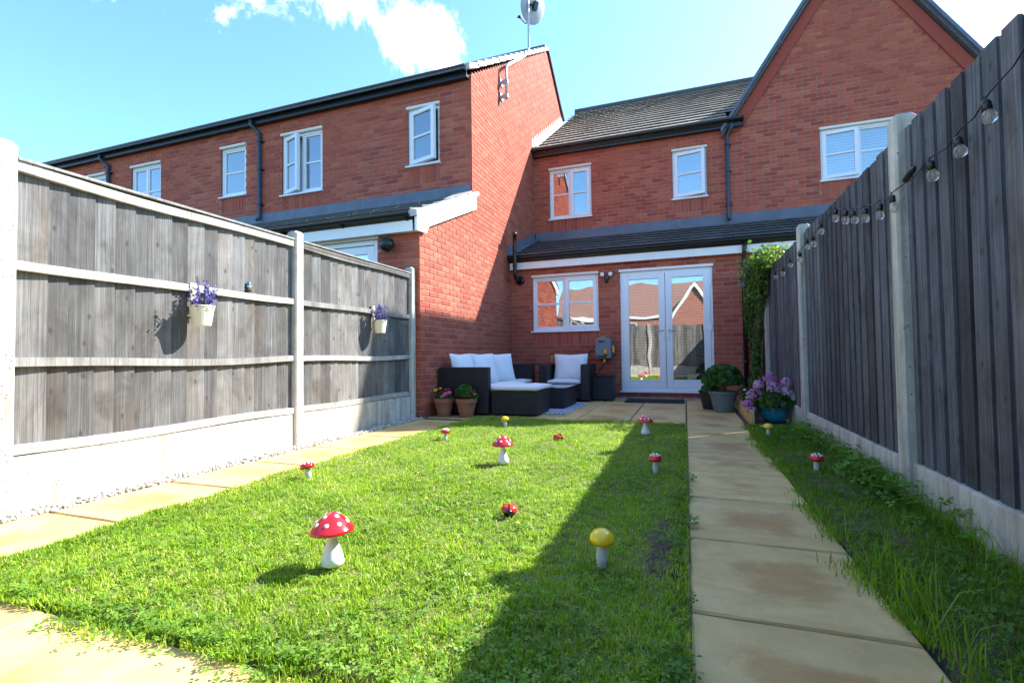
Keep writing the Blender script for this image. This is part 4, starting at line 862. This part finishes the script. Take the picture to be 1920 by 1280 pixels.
# ================================================================ garden furniture
def rbox(name, e, x0, x1, y0, y1, z0, z1, mat='rattan', bev=.012): b = MB(); b.box(x0, x1, y0, y1, z0, z1); return b.build(name, mat, e, bevel=bev)
def pillow_mesh(w, h, t, n=14):
    b = MB(); V = []
    for sgn in (1, -1):
        for j in range(n + 1):
            for i in range(n + 1):
                u, v = 2 * i / n - 1, 2 * j / n - 1; th = t / 2 * ((1 - abs(u) ** 3) * (1 - abs(v) ** 3)) ** .5
                pin = 1 - .07 * (1 - abs(v)) * abs(u) ** 2; pin2 = 1 - .07 * (1 - abs(u)) * abs(v) ** 2
                V.append((u * w / 2 * pin, sgn * th + .006 * math.sin(5 * u + 3 * v) * (1 - u * u), v * h / 2 * pin2))
    N1 = (n + 1) ** 2; F_ = []
    for j in range(n):
        for i in range(n):
            a = j * (n + 1) + i; F_.append((a, a + 1, a + n + 2, a + n + 1)); F_.append((N1 + a + n + 1, N1 + a + n + 2, N1 + a + 1, N1 + a))
    b.add(V, F_); return b
def pillow(name, e, w, h, t, M, label=None):
    b = pillow_mesh(w, h, t); b.v = [tuple(M @ Vector(v)) for v in b.v]; o = b.build(name, 'cushion', e, smooth=True)
    if label: o['label'] = label
    return o
def seatpad(name, e, x0, x1, y0, y1, z0, z1):
    b = MB(); n = 10; V = []
    for s_, zz in ((1, z1), (-1, z0)):
        for j in range(n + 1):
            for i in range(n + 1):
                u, v = 2 * i / n - 1, 2 * j / n - 1; ed = max(abs(u), abs(v)); V.append(((x0 + x1) / 2 + u * (x1 - x0) / 2, (y0 + y1) / 2 + v * (y1 - y0) / 2, zz - s_ * .022 * ed ** 6 + .004 * math.sin(7 * u + 2) * math.cos(5 * v)))
    N1 = (n + 1) ** 2; F_ = [f for j in range(n) for i in range(n) for a in [j * (n + 1) + i] for f in ((a, a + 1, a + n + 2, a + n + 1), (N1 + a + n + 1, N1 + a + n + 2, N1 + a + 1, N1 + a))]
    ring = [i for i in range(n + 1)] + [j * (n + 1) + n for j in range(1, n + 1)] + [n * (n + 1) + i for i in range(n - 1, -1, -1)] + [j * (n + 1) for j in range(n - 1, 0, -1)]
    F_ += [(ring[(k + 1) % len(ring)], ring[k], N1 + ring[k], N1 + ring[(k + 1) % len(ring)]) for k in range(len(ring))]
    b.add(V, F_); return b.build(name, 'cushion', e, smooth=True)
so = thing('corner_sofa', 'black rattan corner sofa with white cushions against the sunlit brick wall', 'sofa', (-2.65, 6.6, 0))
rbox('armrest', so, -3.03, -2.33, 5.62, 5.72, .03, .61)
rbox('backrest', so, -3.03, -2.94, 5.721, 7.9, .03, .60); rbox('backrest', so, -2.939, -2.42, 7.80, 7.9, .03, .61)
rbox('seat_base', so, -2.939, -2.36, 5.721, 7.15, .05, .28); rbox('seat_base', so, -2.939, -2.42, 7.151, 7.799, .05, .28)
seatpad('seat_cushion', so, -2.93, -2.34, 5.73, 6.44, .281, .365); seatpad('seat_cushion', so, -2.93, -2.34, 6.45, 7.15, .281, .365); seatpad('seat_cushion', so, -2.93, -2.42, 7.16, 7.79, .281, .365)
for (x, y, rz, rx) in ((-2.84, 5.98, 78, -14), (-2.72, 6.42, 66, -16), (-2.66, 6.92, 52, -18)):
    pillow('back_cushion', so, .46, .44, .15, Matrix.Translation((x, y, .575)) @ Matrix.Rotation(R(rz), 4, 'Z') @ Matrix.Rotation(R(rx), 4, 'X'))
fs = thing('footstool', 'black rattan footstool with white cushion in front of the sofa', 'footstool', (-2.02, 6.0, 0))
rbox('base', fs, -2.32, -1.72, 5.68, 6.28, .02, .305); seatpad('cushion', fs, -2.31, -1.69, 5.66, 6.29, .306, .385)
for z in (.10, .18, .25): b = MB(); b.box(-2.322, -1.718, 5.676, 5.6795, z, z + .004); b.build('weave_band', 'rattan_base', fs)
ct = thing('coffee_table', 'low black rattan coffee table with glass top on the patterned rug', 'table', (-1.85, 6.95, 0))
rbox('base', ct, -2.12, -1.58, 6.56, 7.32, .02, .29); b = MB(); b.box(-2.13, -1.57, 6.55, 7.33, .2905, .298); b.build('glass_top', 'glass_top', ct, bevel=.002)
ac = thing('armchair', 'black rattan armchair with white cushions under the kitchen window', 'armchair', (-1.85, 7.9, 0))
rbox('armrest', ac, -2.25, -2.11, 7.58, 8.20, .03, .60); rbox('armrest', ac, -1.57, -1.43, 7.58, 8.20, .03, .60); rbox('backrest', ac, -2.109, -1.571, 8.10, 8.199, .03, .60); rbox('seat_base', ac, -2.109, -1.571, 7.62, 8.099, .05, .28)
seatpad('seat_cushion', ac, -2.105, -1.575, 7.55, 8.05, .281, .36); pillow('back_cushion', ac, .56, .44, .16, Matrix.Translation((-1.80, 7.93, .55)) @ Matrix.Rotation(R(4), 4, 'Z') @ Matrix.Rotation(R(-12), 4, 'X'))
sb = thing('storage_box', 'square black rattan side box beside the armchair', 'box', (-1.27, 8.0, 0)); rbox('base', sb, -1.44, -1.10, 7.84, 8.2, .02, .39); rbox('lid', sb, -1.45, -1.09, 7.83, 8.21, .3905, .41)
b = MB(); b.box(-2.25, -1.44, 6.0, 7.55, .004, .012); tag(b.build('patterned_rug', 'rug', bevel=.002), 'blue and white patterned rug under the coffee table', 'rug')
b = MB(); b.box(-.92, -.035, 7.70, 8.30, .004, .016); tag(b.build('door_mat', 'mat_black', bevel=.003), 'black doormat on the patio before the french doors', 'doormat')
# hose reel
hr = thing('hose_reel', 'grey wall-mounted hose reel with orange fittings left of the doors', 'hose reel', (-1.31, 8.36, .68))
b = MB(); b.prism([(-1.445, .70), (-1.43, .68), (-1.19, .68), (-1.175, .70), (-1.175, .98), (-1.20, 1.035), (-1.42, 1.035), (-1.445, .98)], 'y', 8.22, 8.47); b.build('housing', 'reel_grey', hr, bevel=.02)
b = MB(); b.box(-1.39, -1.29, 8.212, 8.219, .955, .985); b.box(-1.42, -1.29, 8.212, 8.219, .70, .735); b.build('vent', 'plastic_black', hr, bevel=.003)
b = MB(); b.box(-1.355, -1.28, 8.25, 8.4, 1.036, 1.05); b.build('carry_handle', 'reel_yellow', hr, bevel=.004); b = MB(); b.box(-1.168, -1.13, 8.26, 8.34, .78, .90); b.build('crank', 'reel_yellow', hr, bevel=.006); b = MB(); b.prism([(-1.30, .75), (-1.24, .75), (-1.24, .82), (-1.27, .84), (-1.30, .82)], 'y', 8.19, 8.218); b.build('outlet', 'reel_yellow', hr, bevel=.004)
b = MB(); b.tube([(-1.27, 8.19, .77), (-1.27, 8.16, .68), (-1.30, 8.15, .58), (-1.36, 8.14, .48), (-1.40, 8.14, .45)], .014, 8); b.tube([(-1.44, 8.3, .84), (-1.52, 8.3, .83), (-1.60, 8.32, .74), (-1.63, 8.34, .6), (-1.64, 8.36, .3)], .011, 8); b.build('hose', 'hose', hr, smooth=True)
b = MB(); b.lathe([(.001, -.03), (.026, -.02), (.03, 0), (.024, .024), (.001, .03)], 12, Matrix.Translation((-1.405, 8.13, .445))); b.build('hose_stop', 'reel_red', hr, smooth=True)
b = MB(); b.tube([(-1.272, 8.155, .665), (-1.285, 8.152, .62)], .02, 10); b.tube([(-1.47, 8.3, .838), (-1.44, 8.3, .84)], .018, 8); b.build('connector', 'reel_yellow', hr)
tp = thing('garden_tap', 'small brass and black outdoor tap behind the armchair', 'tap', (-2.25, 8.45, .68)); b = MB(); b.tube([(-2.25, 8.49, .74), (-2.25, 8.42, .74), (-2.25, 8.40, .70), (-2.25, 8.40, .62)], .014, 8); b.build('spout', 'reel_yellow', tp); b = MB(); b.box(-2.28, -2.22, 8.415, 8.43, .765, .78); b.tube([(-2.25, 8.422, .74), (-2.25, 8.422, .77)], .007, 8); b.tube([(-2.25, 8.40, .625), (-2.25, 8.40, .5), (-2.24, 8.42, .2)], .012, 8); b.build('lever', 'plastic_black', tp)
# twin floodlight
fl = thing('security_light', 'black twin-spot security light between window and french doors', 'wall light', (-1.26, 8.45, 2.09))
b = MB(); b.box(-1.295, -1.225, 8.42, 8.498, 2.05, 2.15); b.build('housing', 'plastic_black', fl, bevel=.008); b = MB(); b.lathe([(.001, -.05), (.022, -.04), (.028, 0), (.03, .02)], 12, Matrix.Translation((-1.26, 8.41, 2.02))); b.build('sensor', 'plastic_black', fl, smooth=True)
for sx in (-.07, .07):
    M = Matrix.Translation((-1.26 + sx, 8.42, 2.135)) @ Matrix.Rotation(R(100), 4, 'X'); b = MB(); b.lathe([(.001, -.05), (.03, -.045), (.042, 0), (.042, .03), (.036, .031)], 16, M); hd = b.build('lamp_head', 'plastic_black', fl, smooth=True); b = MB(); b.lathe([(.036, .031), (.02, .036), (.001, .038)], 16, M); b.build('lens', 'lens', hd, smooth=True)
# flue pipe
fp = thing('flue_pipe', 'black flue pipe bending up past the lean-to gutter', 'pipe', (-2.86, 8.4, 2.1)); b = MB(); b.tube([(-2.86, 8.49, 2.13), (-2.86, 8.30, 2.13), (-2.86, 8.23, 2.17), (-2.86, 8.215, 2.24), (-2.86, 8.215, 2.78), (-2.855, 8.20, 2.86), (-2.84, 8.16, 2.91), (-2.82, 8.10, 2.92)], .036, 14); b.build('pipe', 'plastic_black', fp, smooth=True); b = MB(); b.lathe([(.001, 0), (.085, 0), (.08, .03), (.045, .05)], 20, Matrix.Translation((-2.86, 8.498, 2.13)) @ Matrix.Rotation(R(90), 4, 'X')); b.build('wall_collar', 'plastic_black', fp, smooth=True)
for z in (2.35, 2.62): b = MB(); b.lathe([(.036, 0), (.041, .004), (.041, .03), (.036, .034)], 14, Matrix.Translation((-2.86, 8.215, z))); b.build('joint_ring', 'plastic_black', fp, smooth=True)
# lamp on the neighbour's wall, and its shadow-throwing bracket
wl_ = thing('wall_lamp', 'dark glossy globe lamp on the brick wall above the left fence', 'wall light', (-3.44, 5.1, 2.15)); b = MB(); b.lathe([(.001, -.085), (.05, -.08), (.085, -.045), (.095, 0), (.08, .045), (.045, .075), (.001, .085)], 20, Matrix.Translation((-3.44, 5.08, 2.14)) @ Matrix.Rotation(R(70), 4, 'X')); b.build('shade', 'plastic_black', wl_, smooth=True); b = MB(); b.tube([(-3.44, 5.21, 2.12), (-3.44, 5.12, 2.10)], .02, 8); b.tube([(-3.53, 5.11, 2.08), (-3.62, 5.16, 2.07)], .006, 6); b.build('bracket', 'galvanised', wl_)
# satellite dish on a cranked pole
sdh = thing('satellite_dish', 'grey satellite dish on a cranked pole clamped to the gable wall', 'satellite dish', (-2.98, 8.1, 5.5))
b = MB(); b.tube([(-2.94, 8.10, 5.36), (-2.94, 8.10, 5.85), (-2.94, 8.13, 5.98), (-2.94, 8.27, 6.11), (-2.94, 9.25, 6.84), (-2.94, 9.42, 6.98), (-2.94, 9.50, 7.15), (-2.94, 9.52, 8.3)], .024, 10); b.build('pole', 'galvanised', sdh, smooth=True)
for z in (5.42, 5.68): b = MB(); b.box(GX + .001, GX + .02, 8.03, 8.17, z - .06, z + .06); b.box(GX + .02, -2.96, 8.085, 8.115, z - .03, z + .03); b.box(-2.975, -2.905, 8.07, 8.13, z - .035, z + .035); b.build('wall_bracket', 'galvanised', sdh)
Md = Matrix.Translation((-2.86, 9.66, 8.12)) @ Vector((-.80, .42, .36)).to_track_quat('Z', 'Y').to_matrix().to_4x4()
b = MB(); b.lathe([(.001, .0)] + [(.055 * k, .0012 * k * k) for k in range(1, 7)] + [(.335, .047), (.335, .040)] + [(.055 * k, .0012 * k * k - .008) for k in range(6, 0, -1)] + [(.001, -.008)], 28, Md); b.build('reflector', 'dish_grey', sdh, smooth=True)
b = MB(); b.tube([Md @ Vector((0, -.30, .02)), Md @ Vector((0, -.32, .16)), Md @ Vector((0, -.18, .40))], .011, 8); b.build('feed_arm', 'plastic_black', sdh); b = MB(); b.lathe([(.001, -.05), (.03, -.04), (.03, .03), (.02, .05), (.001, .05)], 12, Md @ Matrix.Translation((0, -.16, .42))); b.build('receiver', 'plastic_black', sdh, smooth=True); b = MB(); b.box(-.05, .05, -.08, .08, -.07, -.01, M=Md); b.tube([Md @ Vector((0, 0, -.05)), (-2.94, 9.52, 8.1)], .02, 8); b.build('mount', 'plastic_black', sdh)
b = MB(); b.tube([(-2.912, 9.49, 7.9), (-2.91, 9.46, 7.1), (-2.915, 9.2, 6.77), (-2.92, 8.2, 6.02), (-3.03, 8.0, 5.9), (GX + .008, 7.98, 5.3), (GX + .008, 7.98, 5.2)], .005, 6); b.build('cable', 'plastic_black', sdh, smooth=True)

# ================================================================ pots and plants
def pot_lathe(r0, r1, h, rim, t=.008):
    return [(.001, 0), (r0, 0), (r1 - (.012 if rim else 0), h - rim), (r1, h - rim + .001), (r1 + .002, h), (r1 - t, h), (r1 - t - .004, h - .03), (.001, h - .035)]
def ball(c, r, n, flat=1.0):
    d = unit(rng.normal(size=(n, 3))); d[:, 2] = np.abs(d[:, 2]) * flat - (.15 if flat > .5 else 0); rr = r * rng.uniform(.55, 1, (n, 1)) ** .5
    return np.array(c) + d * rr, unit(d + rng.normal(0, .45, (n, 3)))
def flower(e, p, r, mat, petals=8, nrm=(0, -.5, .8)):
    q_ = Vector(nrm).normalized().to_track_quat('Z', 'Y').to_matrix().to_4x4(); M = Matrix.Translation(p) @ q_; b = MB()
    for ring, (rr, z) in enumerate(((1, 0), (.62, .3))):
        for k in range(petals):
            a = 6.283 * (k + .5 * ring) / petals; b.add([M @ Vector((0, 0, z * r)), M @ Vector((rr * r * .8 * math.cos(a - .45), rr * r * .8 * math.sin(a - .45), z * r + .2 * r)), M @ Vector((rr * r * math.cos(a), rr * r * math.sin(a), z * r + .1 * r)), M @ Vector((rr * r * .8 * math.cos(a + .45), rr * r * .8 * math.sin(a + .45), z * r + .2 * r))], [(0, 1, 2, 3)])
    return b.build('flower', mat, e)
def terracotta(x, y, label):
    e = thing('flower_pot', label, 'flower pot', (x, y, .002)); b = MB(); b.lathe(pot_lathe(.082, .133, .225, .055, .012), 26, Matrix.Translation((x, y, .002))); b.build('pot', 'terracotta', e, smooth=False, bevel=.003); b = MB(); b.lathe([(.001, .20), (.116, .198)], 20, Matrix.Translation((x, y, 0))); b.build('soil', 'soil', e); return e
e = terracotta(-2.885, 5.50, 'terracotta pot of orange marigolds and pink petunias at the fence end')
P3, Nn = ball((-2.88, 5.50, .23), .115, 420, .9); leaves('foliage', P3, Nn, .034, 'basil', rng.beta(2, 2, 420), e)
for (dx, dy, dz, r, mt) in ((-.085, -.06, .325, .03, 'flower_yellow'), (-.04, -.02, .345, .026, 'flower_orange'), (.04, -.03, .33, .026, 'flower_red'), (.07, 0, .335, .022, 'flower_red'), (.085, -.11, .285, .038, 'flower_pink'), (.05, -.125, .255, .034, 'flower_pink'), (.12, -.09, .30, .034, 'flower_pink')): flower(e, (-2.885 + dx, 5.50 + dy, dz), r, mt)
e = terracotta(-2.575, 5.50, 'terracotta pot with a bushy green plant in front of the sofa arm')
P3, Nn = ball((-2.59, 5.50, .28), .125, 650, 1.1); leaves('foliage', P3, Nn, .046, 'basil', rng.beta(2, 2, 650) * .8 + .15, e)
P3, Nn = ball((-2.46, 5.50, .245), .06, 120, .9); leaves('foliage', P3, Nn, .026, 'basil', rng.beta(2, 3, 120), e)
for (dx, dz, r, mt) in ((.11, .30, .018, 'flower_red'), (.14, .285, .018, 'flower_orange'), (.085, .315, .014, 'flower_red')): flower(e, (-2.575 + dx, 5.45, dz), r, mt)
e = thing('potted_plant', 'large leafy plant in a grey-green pot beside the french doors', 'potted plant', (.44, 6.75, .002)); b = MB(); b.lathe(pot_lathe(.115, .175, .265, .04), 28, Matrix.Translation((.44, 6.75, .002))); b.build('pot', 'pot_grey', e, smooth=False, bevel=.003)
P3, Nn = ball((.44, 6.75, .40), .235, 1500, 1.0); leaves('foliage', P3, Nn, .082, 'basil', rng.beta(2, 2.4, 1500), e)
b = MB(); [b.tube([(.44 + random.uniform(-.03, .03), 6.75, .24), (.44 + random.uniform(-.13, .13), 6.75 + random.uniform(-.13, .13), .52)], .004, 5) for _ in range(14)]; b.build('stem', 'weed', e)
e = thing('flower_pot', 'dark round pot half hidden behind the grey-green pot', 'flower pot', (.30, 7.05, .002)); b = MB(); b.lathe(pot_lathe(.10, .15, .25, .03), 24, Matrix.Translation((.30, 7.05, .002))); b.build('pot', 'plastic_black', e, bevel=.003); P3, Nn = ball((.30, 7.05, .26), .12, 200, .8); leaves('foliage', P3, Nn, .05, 'basil', rng.beta(2, 3, 200), e)
e = thing('hydrangea', 'pink hydrangea in a glazed blue pot at the foot of the right fence', 'potted plant', (.875, 5.80, .002)); cx, cy = .875, 5.80
b = MB(); b.lathe([(.001, 0), (.095, 0), (.125, .05), (.135, .10), (.125, .15), (.128, .17), (.115, .17), (.11, .14), (.001, .135)], 28, Matrix.Translation((cx, cy, .016))); b.build('pot', 'pot_blue', e, smooth=True)
P3, Nn = ball((cx - .02, cy - .02, .22), .20, 420, .75); leaves('foliage', P3, Nn, .075, 'ivy', rng.beta(2, 3.5, 420), e)
for (dx, dy, z, r, t) in ((-.20, -.10, .30, .075, .25), (-.26, -.06, .20, .055, .3), (-.04, -.02, .47, .070, .2), (-.02, -.10, .37, .070, .62), (.10, -.08, .33, .065, .75), (-.15, .02, .40, .055, .7), (.12, .0, .42, .065, .6), (.16, -.06, .28, .05, .85), (-.23, -.12, .14, .045, .25)):
    d = unit(rng.normal(size=(150, 3))); d = d[d[:, 2] > -.5]; P3 = np.array((cx + dx, cy + dy, z)) + d * r * rng.uniform(.9, 1.03, (len(d), 1)); leaves('bloom', P3, unit(d + rng.normal(0, .18, d.shape)), .027, 'hydrangea_petal', np.clip(rng.normal(t, .16, len(d)), .01, 1), e, .1, .5)
b = MB(); [b.tube([(cx + random.uniform(-.04, .04), cy, .15), (cx + dx * .8, cy + dy * .8, z)], .004, 5) for dx, dy, z in ((-.2, -.1, .3), (-.04, -.02, .44), (.1, -.08, .33), (.12, 0, .4))]; b.build('stem', 'weed', e)
# climber over the far end of the right fence
e = thing('climbing_plant', 'leafy climber with sunlit yellow-green top covering the fence end', 'climbing plant', (.97, 7.5, .0))
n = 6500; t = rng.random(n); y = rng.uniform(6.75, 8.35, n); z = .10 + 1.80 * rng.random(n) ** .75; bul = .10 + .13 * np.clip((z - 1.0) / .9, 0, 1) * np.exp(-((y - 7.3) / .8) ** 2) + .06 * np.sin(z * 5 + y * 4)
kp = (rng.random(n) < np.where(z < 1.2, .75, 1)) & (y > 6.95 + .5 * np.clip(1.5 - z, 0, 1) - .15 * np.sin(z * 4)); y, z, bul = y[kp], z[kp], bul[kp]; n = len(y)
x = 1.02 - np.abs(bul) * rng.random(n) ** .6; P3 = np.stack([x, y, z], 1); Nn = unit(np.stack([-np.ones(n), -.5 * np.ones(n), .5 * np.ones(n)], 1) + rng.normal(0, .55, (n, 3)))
leaves('foliage', P3, Nn, .052, 'ivy', np.clip(rng.beta(2, 2.8, n) + .3 * np.clip(z - 1.3, 0, 1), .01, .97), e)  # tint rises with height: sunlight on the top put into leaf colour
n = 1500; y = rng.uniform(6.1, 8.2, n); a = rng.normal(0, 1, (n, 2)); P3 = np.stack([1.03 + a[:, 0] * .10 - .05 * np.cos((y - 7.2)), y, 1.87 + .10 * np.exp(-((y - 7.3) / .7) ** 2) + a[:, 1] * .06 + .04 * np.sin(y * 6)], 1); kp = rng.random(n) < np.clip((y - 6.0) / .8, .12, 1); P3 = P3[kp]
leaves('crown_foliage', P3, unit(np.array((-.3, -.3, 1.0)) + rng.normal(0, .6, P3.shape)), .050, 'ivy', np.clip(rng.beta(3, 2, len(P3)) + .12, .01, 1), e)  # crown leaves tinted yellower, sun glow put into their colour
b = MB()
for k in range(7):
    y0 = 7.2 + .15 * k; pts = [(1.0, y0, .0)]; 
    for j in range(1, 8): pts.append((.99 - .05 * random.random(), pts[-1][1] + random.uniform(-.10, .08), .26 * j))
    b.tube(pts, [.010 - .001 * j for j in range(8)], 6)
b.build('stem', 'soil', e)
b = MB(); 
for (yy, zz, dx) in ((7.5, 1.95, -.28), (7.9, 1.85, -.24), (7.2, 2.0, -.22)): b.tube([(.98, yy, zz - .1), (.9, yy - .1, zz), (.98 + dx, yy - .25, zz - .04)], .003, 5)
b.build('tendril', 'weed', e)
for (x, y, z) in ((.80, 7.35, 1.80), (.78, 7.45, 1.70), (.84, 7.3, 1.88)):
    d = unit(rng.normal(size=(16, 3))); leaves('blossom', np.array((x, y, z)) + d * .03, d, .034, 'lavender', np.clip(rng.normal(.9, .1, 16), 0, 1), e)
# bed edging of short timber boards
eg = thing('bed_edging', 'short upright yellow timber boards edging the bed by the path', 'edging', (.63, 6.3, 0))
for k in range(6):
    b = MB(); y0 = 5.45 + k * .3; b.box(.612, .642, y0, y0 + .294, -.05, .155 + .006 * (k % 2)); b.build('edging_board', 'edging_wood', eg, bevel=.004)
e = thing('bedding_plant', 'small white-flowered plants behind the timber edging', 'plant', (.74, 6.6, .01)); n = 500; P3 = np.stack([rng.uniform(.66, .9, n), rng.uniform(6.2, 7.3, n), rng.uniform(.05, .30, n)], 1); leaves('foliage', P3, unit(rng.normal(0, 1, (n, 3)) + np.array((0, -.3, .8))), .045, 'ivy', rng.beta(2, 3.5, n), e)
for (x, y, z) in ((.67, 6.3, .27), (.68, 6.35, .22), (.70, 6.28, .24), (.66, 6.5, .3), (.69, 6.6, .2)): flower(e, (x, y, z), .02, 'flower_white', 5)
# lavender pots hung on the left fence
def hanging(y, z, r, label):
    e = thing('hanging_pot', label, 'hanging pot', (-3.02, y, z)); x = -3.118 + .012 + r
    b = MB(); b.lathe([(.001, 0), (r * .72, 0), (r * .98, .125), (r * 1.04, .126), (r * 1.04, .134), (r * .95, .134), (r * .9, .11), (.001, .108)], 26, Matrix.Translation((x, y, z))); b.build('pot', 'pot_cream', e, smooth=False, bevel=.002)
    b = MB(); b.box(-3.116, -3.112, y - .02, y + .02, z + .06, z + .285); b.box(-3.16, -3.112, y - .02, y + .02, z + .285, z + .289); b.build('hanger', 'pot_cream', e)
    b = MB(); tips = []
    for k in range(26):
        a = random.random() * 6.28; l = random.uniform(.02, r * 1.15); tp_ = (x + .85 * l * math.cos(a), y + 1.25 * l * math.sin(a), z + random.uniform(.19, .29)); tips.append(tp_); b.tube([(x + l * .3 * math.cos(a), y + l * .3 * math.sin(a), z + .10), tp_], .0018, 4)
    b.build('stem', 'lavender_leaf', e)
    P3 = np.array([np.array(t_) - np.array((0, 0, random.uniform(-.02, .07))) + rng.normal(0, .006, 3) for t_ in tips for _ in range(16)]); leaves('blossom', P3, unit(rng.normal(0, 1, P3.shape)), .015, 'lavender', rng.beta(2, 2, len(P3)), e)
    P3 = np.array((x, y, z + .14)) + rng.normal(0, 1, (160, 3)) * np.array((r * .4, r * .5, .025)); leaves('foliage', P3, unit(rng.normal(0, 1, P3.shape)), .024, 'lavender', rng.beta(1, 5, 160), e)
hanging(2.35, .975, .074, 'cream pot of lavender hanging on the nearer fence panel')
hanging(4.36, 1.005, .071, 'cream pot of lavender hanging on the farther fence panel')
e = thing('gnome_figurine', 'tiny figurine with blue hat sitting on the fence rail', 'figurine', (-3.13, 2.81, 1.262)); T_ = Matrix.Translation((-3.132, 2.81, 1.262))
b = MB(); b.lathe([(.001, 0), (.022, .002), (.024, .015), (.016, .034), (.001, .038)], 14, T_); b.build('body', 'soil', e, smooth=True); b = MB(); b.lathe([(.001, .03), (.014, .036), (.016, .046), (.011, .056), (.001, .06)], 12, T_); b.build('head', 'cream_trim', e, smooth=True); b = MB(); b.lathe([(.018, .052), (.019, .056), (.012, .07), (.004, .086), (.001, .09)], 12, T_); b.build('hat', 'pot_blue', e, smooth=True)
# string lights on the right fence
e = thing('string_lights', 'string of clear glass bulbs on a black cable along the right fence', 'string lights', (1.0, 3.2, 1.55))
bl = [(1.62, 1.74), (1.84, 1.63), (2.10, 1.555), (2.29, 1.51), (2.51, 1.495), (2.91, 1.475), (3.10, 1.485), (3.32, 1.525), (3.51, 1.565), (3.68, 1.61), (3.90, 1.68), (4.28, 1.68), (4.52, 1.635), (4.73, 1.655), (5.02, 1.60), (5.45, 1.62), (5.85, 1.60), (6.3, 1.63)]
SXX = 1.0; pts = [(SXX + .02, .9, 1.83), (SXX + .01, 1.3, 1.84)]
for k, (y, z) in enumerate(bl):
    pts.append((SXX, y, z + .075))
    if k + 1 < len(bl): y2, z2 = bl[k + 1]; pts.append((SXX, (y + y2) / 2, (z + z2) / 2 + .055))
b = MB(); b.tube(pts, .0028, 6); b.build('cable', 'plastic_black', e, smooth=True)
bm_ = MB(); bm_.lathe([(.001, -.045), (.014, -.041), (.023, -.028), (.026, -.012), (.022, .004), (.014, .016), (.012, .022)], 16); bme = bm_.mesh('bulb', True); bme.materials.append(MATS['bulb_glass'])
sm_ = MB(); sm_.lathe([(.012, .018), (.017, .02), (.018, .05), (.012, .062), (.001, .064)], 12); sm_.tube([(0, 0, .06), (0, .006, .075), (0, 0, .085), (0, -.006, .075)], .0022, 5); sme = sm_.mesh('socket', True); sme.materials.append(MATS['plastic_black'])
fm_ = MB(); fm_.tube([(0, 0, .02), (.003, 0, -.01), (-.003, 0, -.01), (0, 0, .015)], .0012, 4); fme = fm_.mesh('filament'); fme.materials.append(MATS['reel_yellow'])
for (y, z) in bl:
    o = bpy.data.objects.new('bulb', bme); C.objects.link(o); o.parent = e; o.location = Vector((SXX - .004, y, z)) - e.location; o.rotation_euler = (random.uniform(-.25, .25), random.uniform(-.2, .1), 0); o.scale = (.84,) * 3
    for me in (sme, fme): o2 = bpy.data.objects.new(me.name.split('.')[0], me); C.objects.link(o2); o2.parent = o
b = MB(); b.tube([(SXX, 2.68, 1.585), (SXX, 2.70, 1.578), (SXX, 2.78, 1.56), (SXX, 2.80, 1.556)], [.006, .014, .014, .006], 8); b.build('cable_joint', 'plastic_black', e)
# chair with a cloth inside the room
e = thing('dining_chair', 'dark dining chair with a white cloth seen through the right door pane', 'chair', (.12, 9.4, .09)); b = MB(); b.box(-.1, .34, 9.2, 9.62, .50, .54); b.build('seat', 'rattan_base', e)
for (xx, yy) in ((-.08, 9.22), (.30, 9.22), (-.08, 9.58), (.30, 9.58)): b = MB(); b.box(xx, xx + .04, yy, yy + .04, .085, .5); b.build('leg', 'rattan_base', e)
b = MB(); b.box(-.1, .34, 9.58, 9.62, .541, 1.0); b.build('backrest', 'rattan_base', e)
c_ = pillow_mesh(.34, .26, .14); c_.v = [tuple(Matrix.Translation((.10, 9.36, .62)) @ Matrix.Rotation(R(60), 4, 'X') @ Vector(v)) for v in c_.v]; tag(c_.build('folded_cloth', 'cushion', smooth=True), 'crumpled white cloth on the dining chair behind the glass', 'cloth')
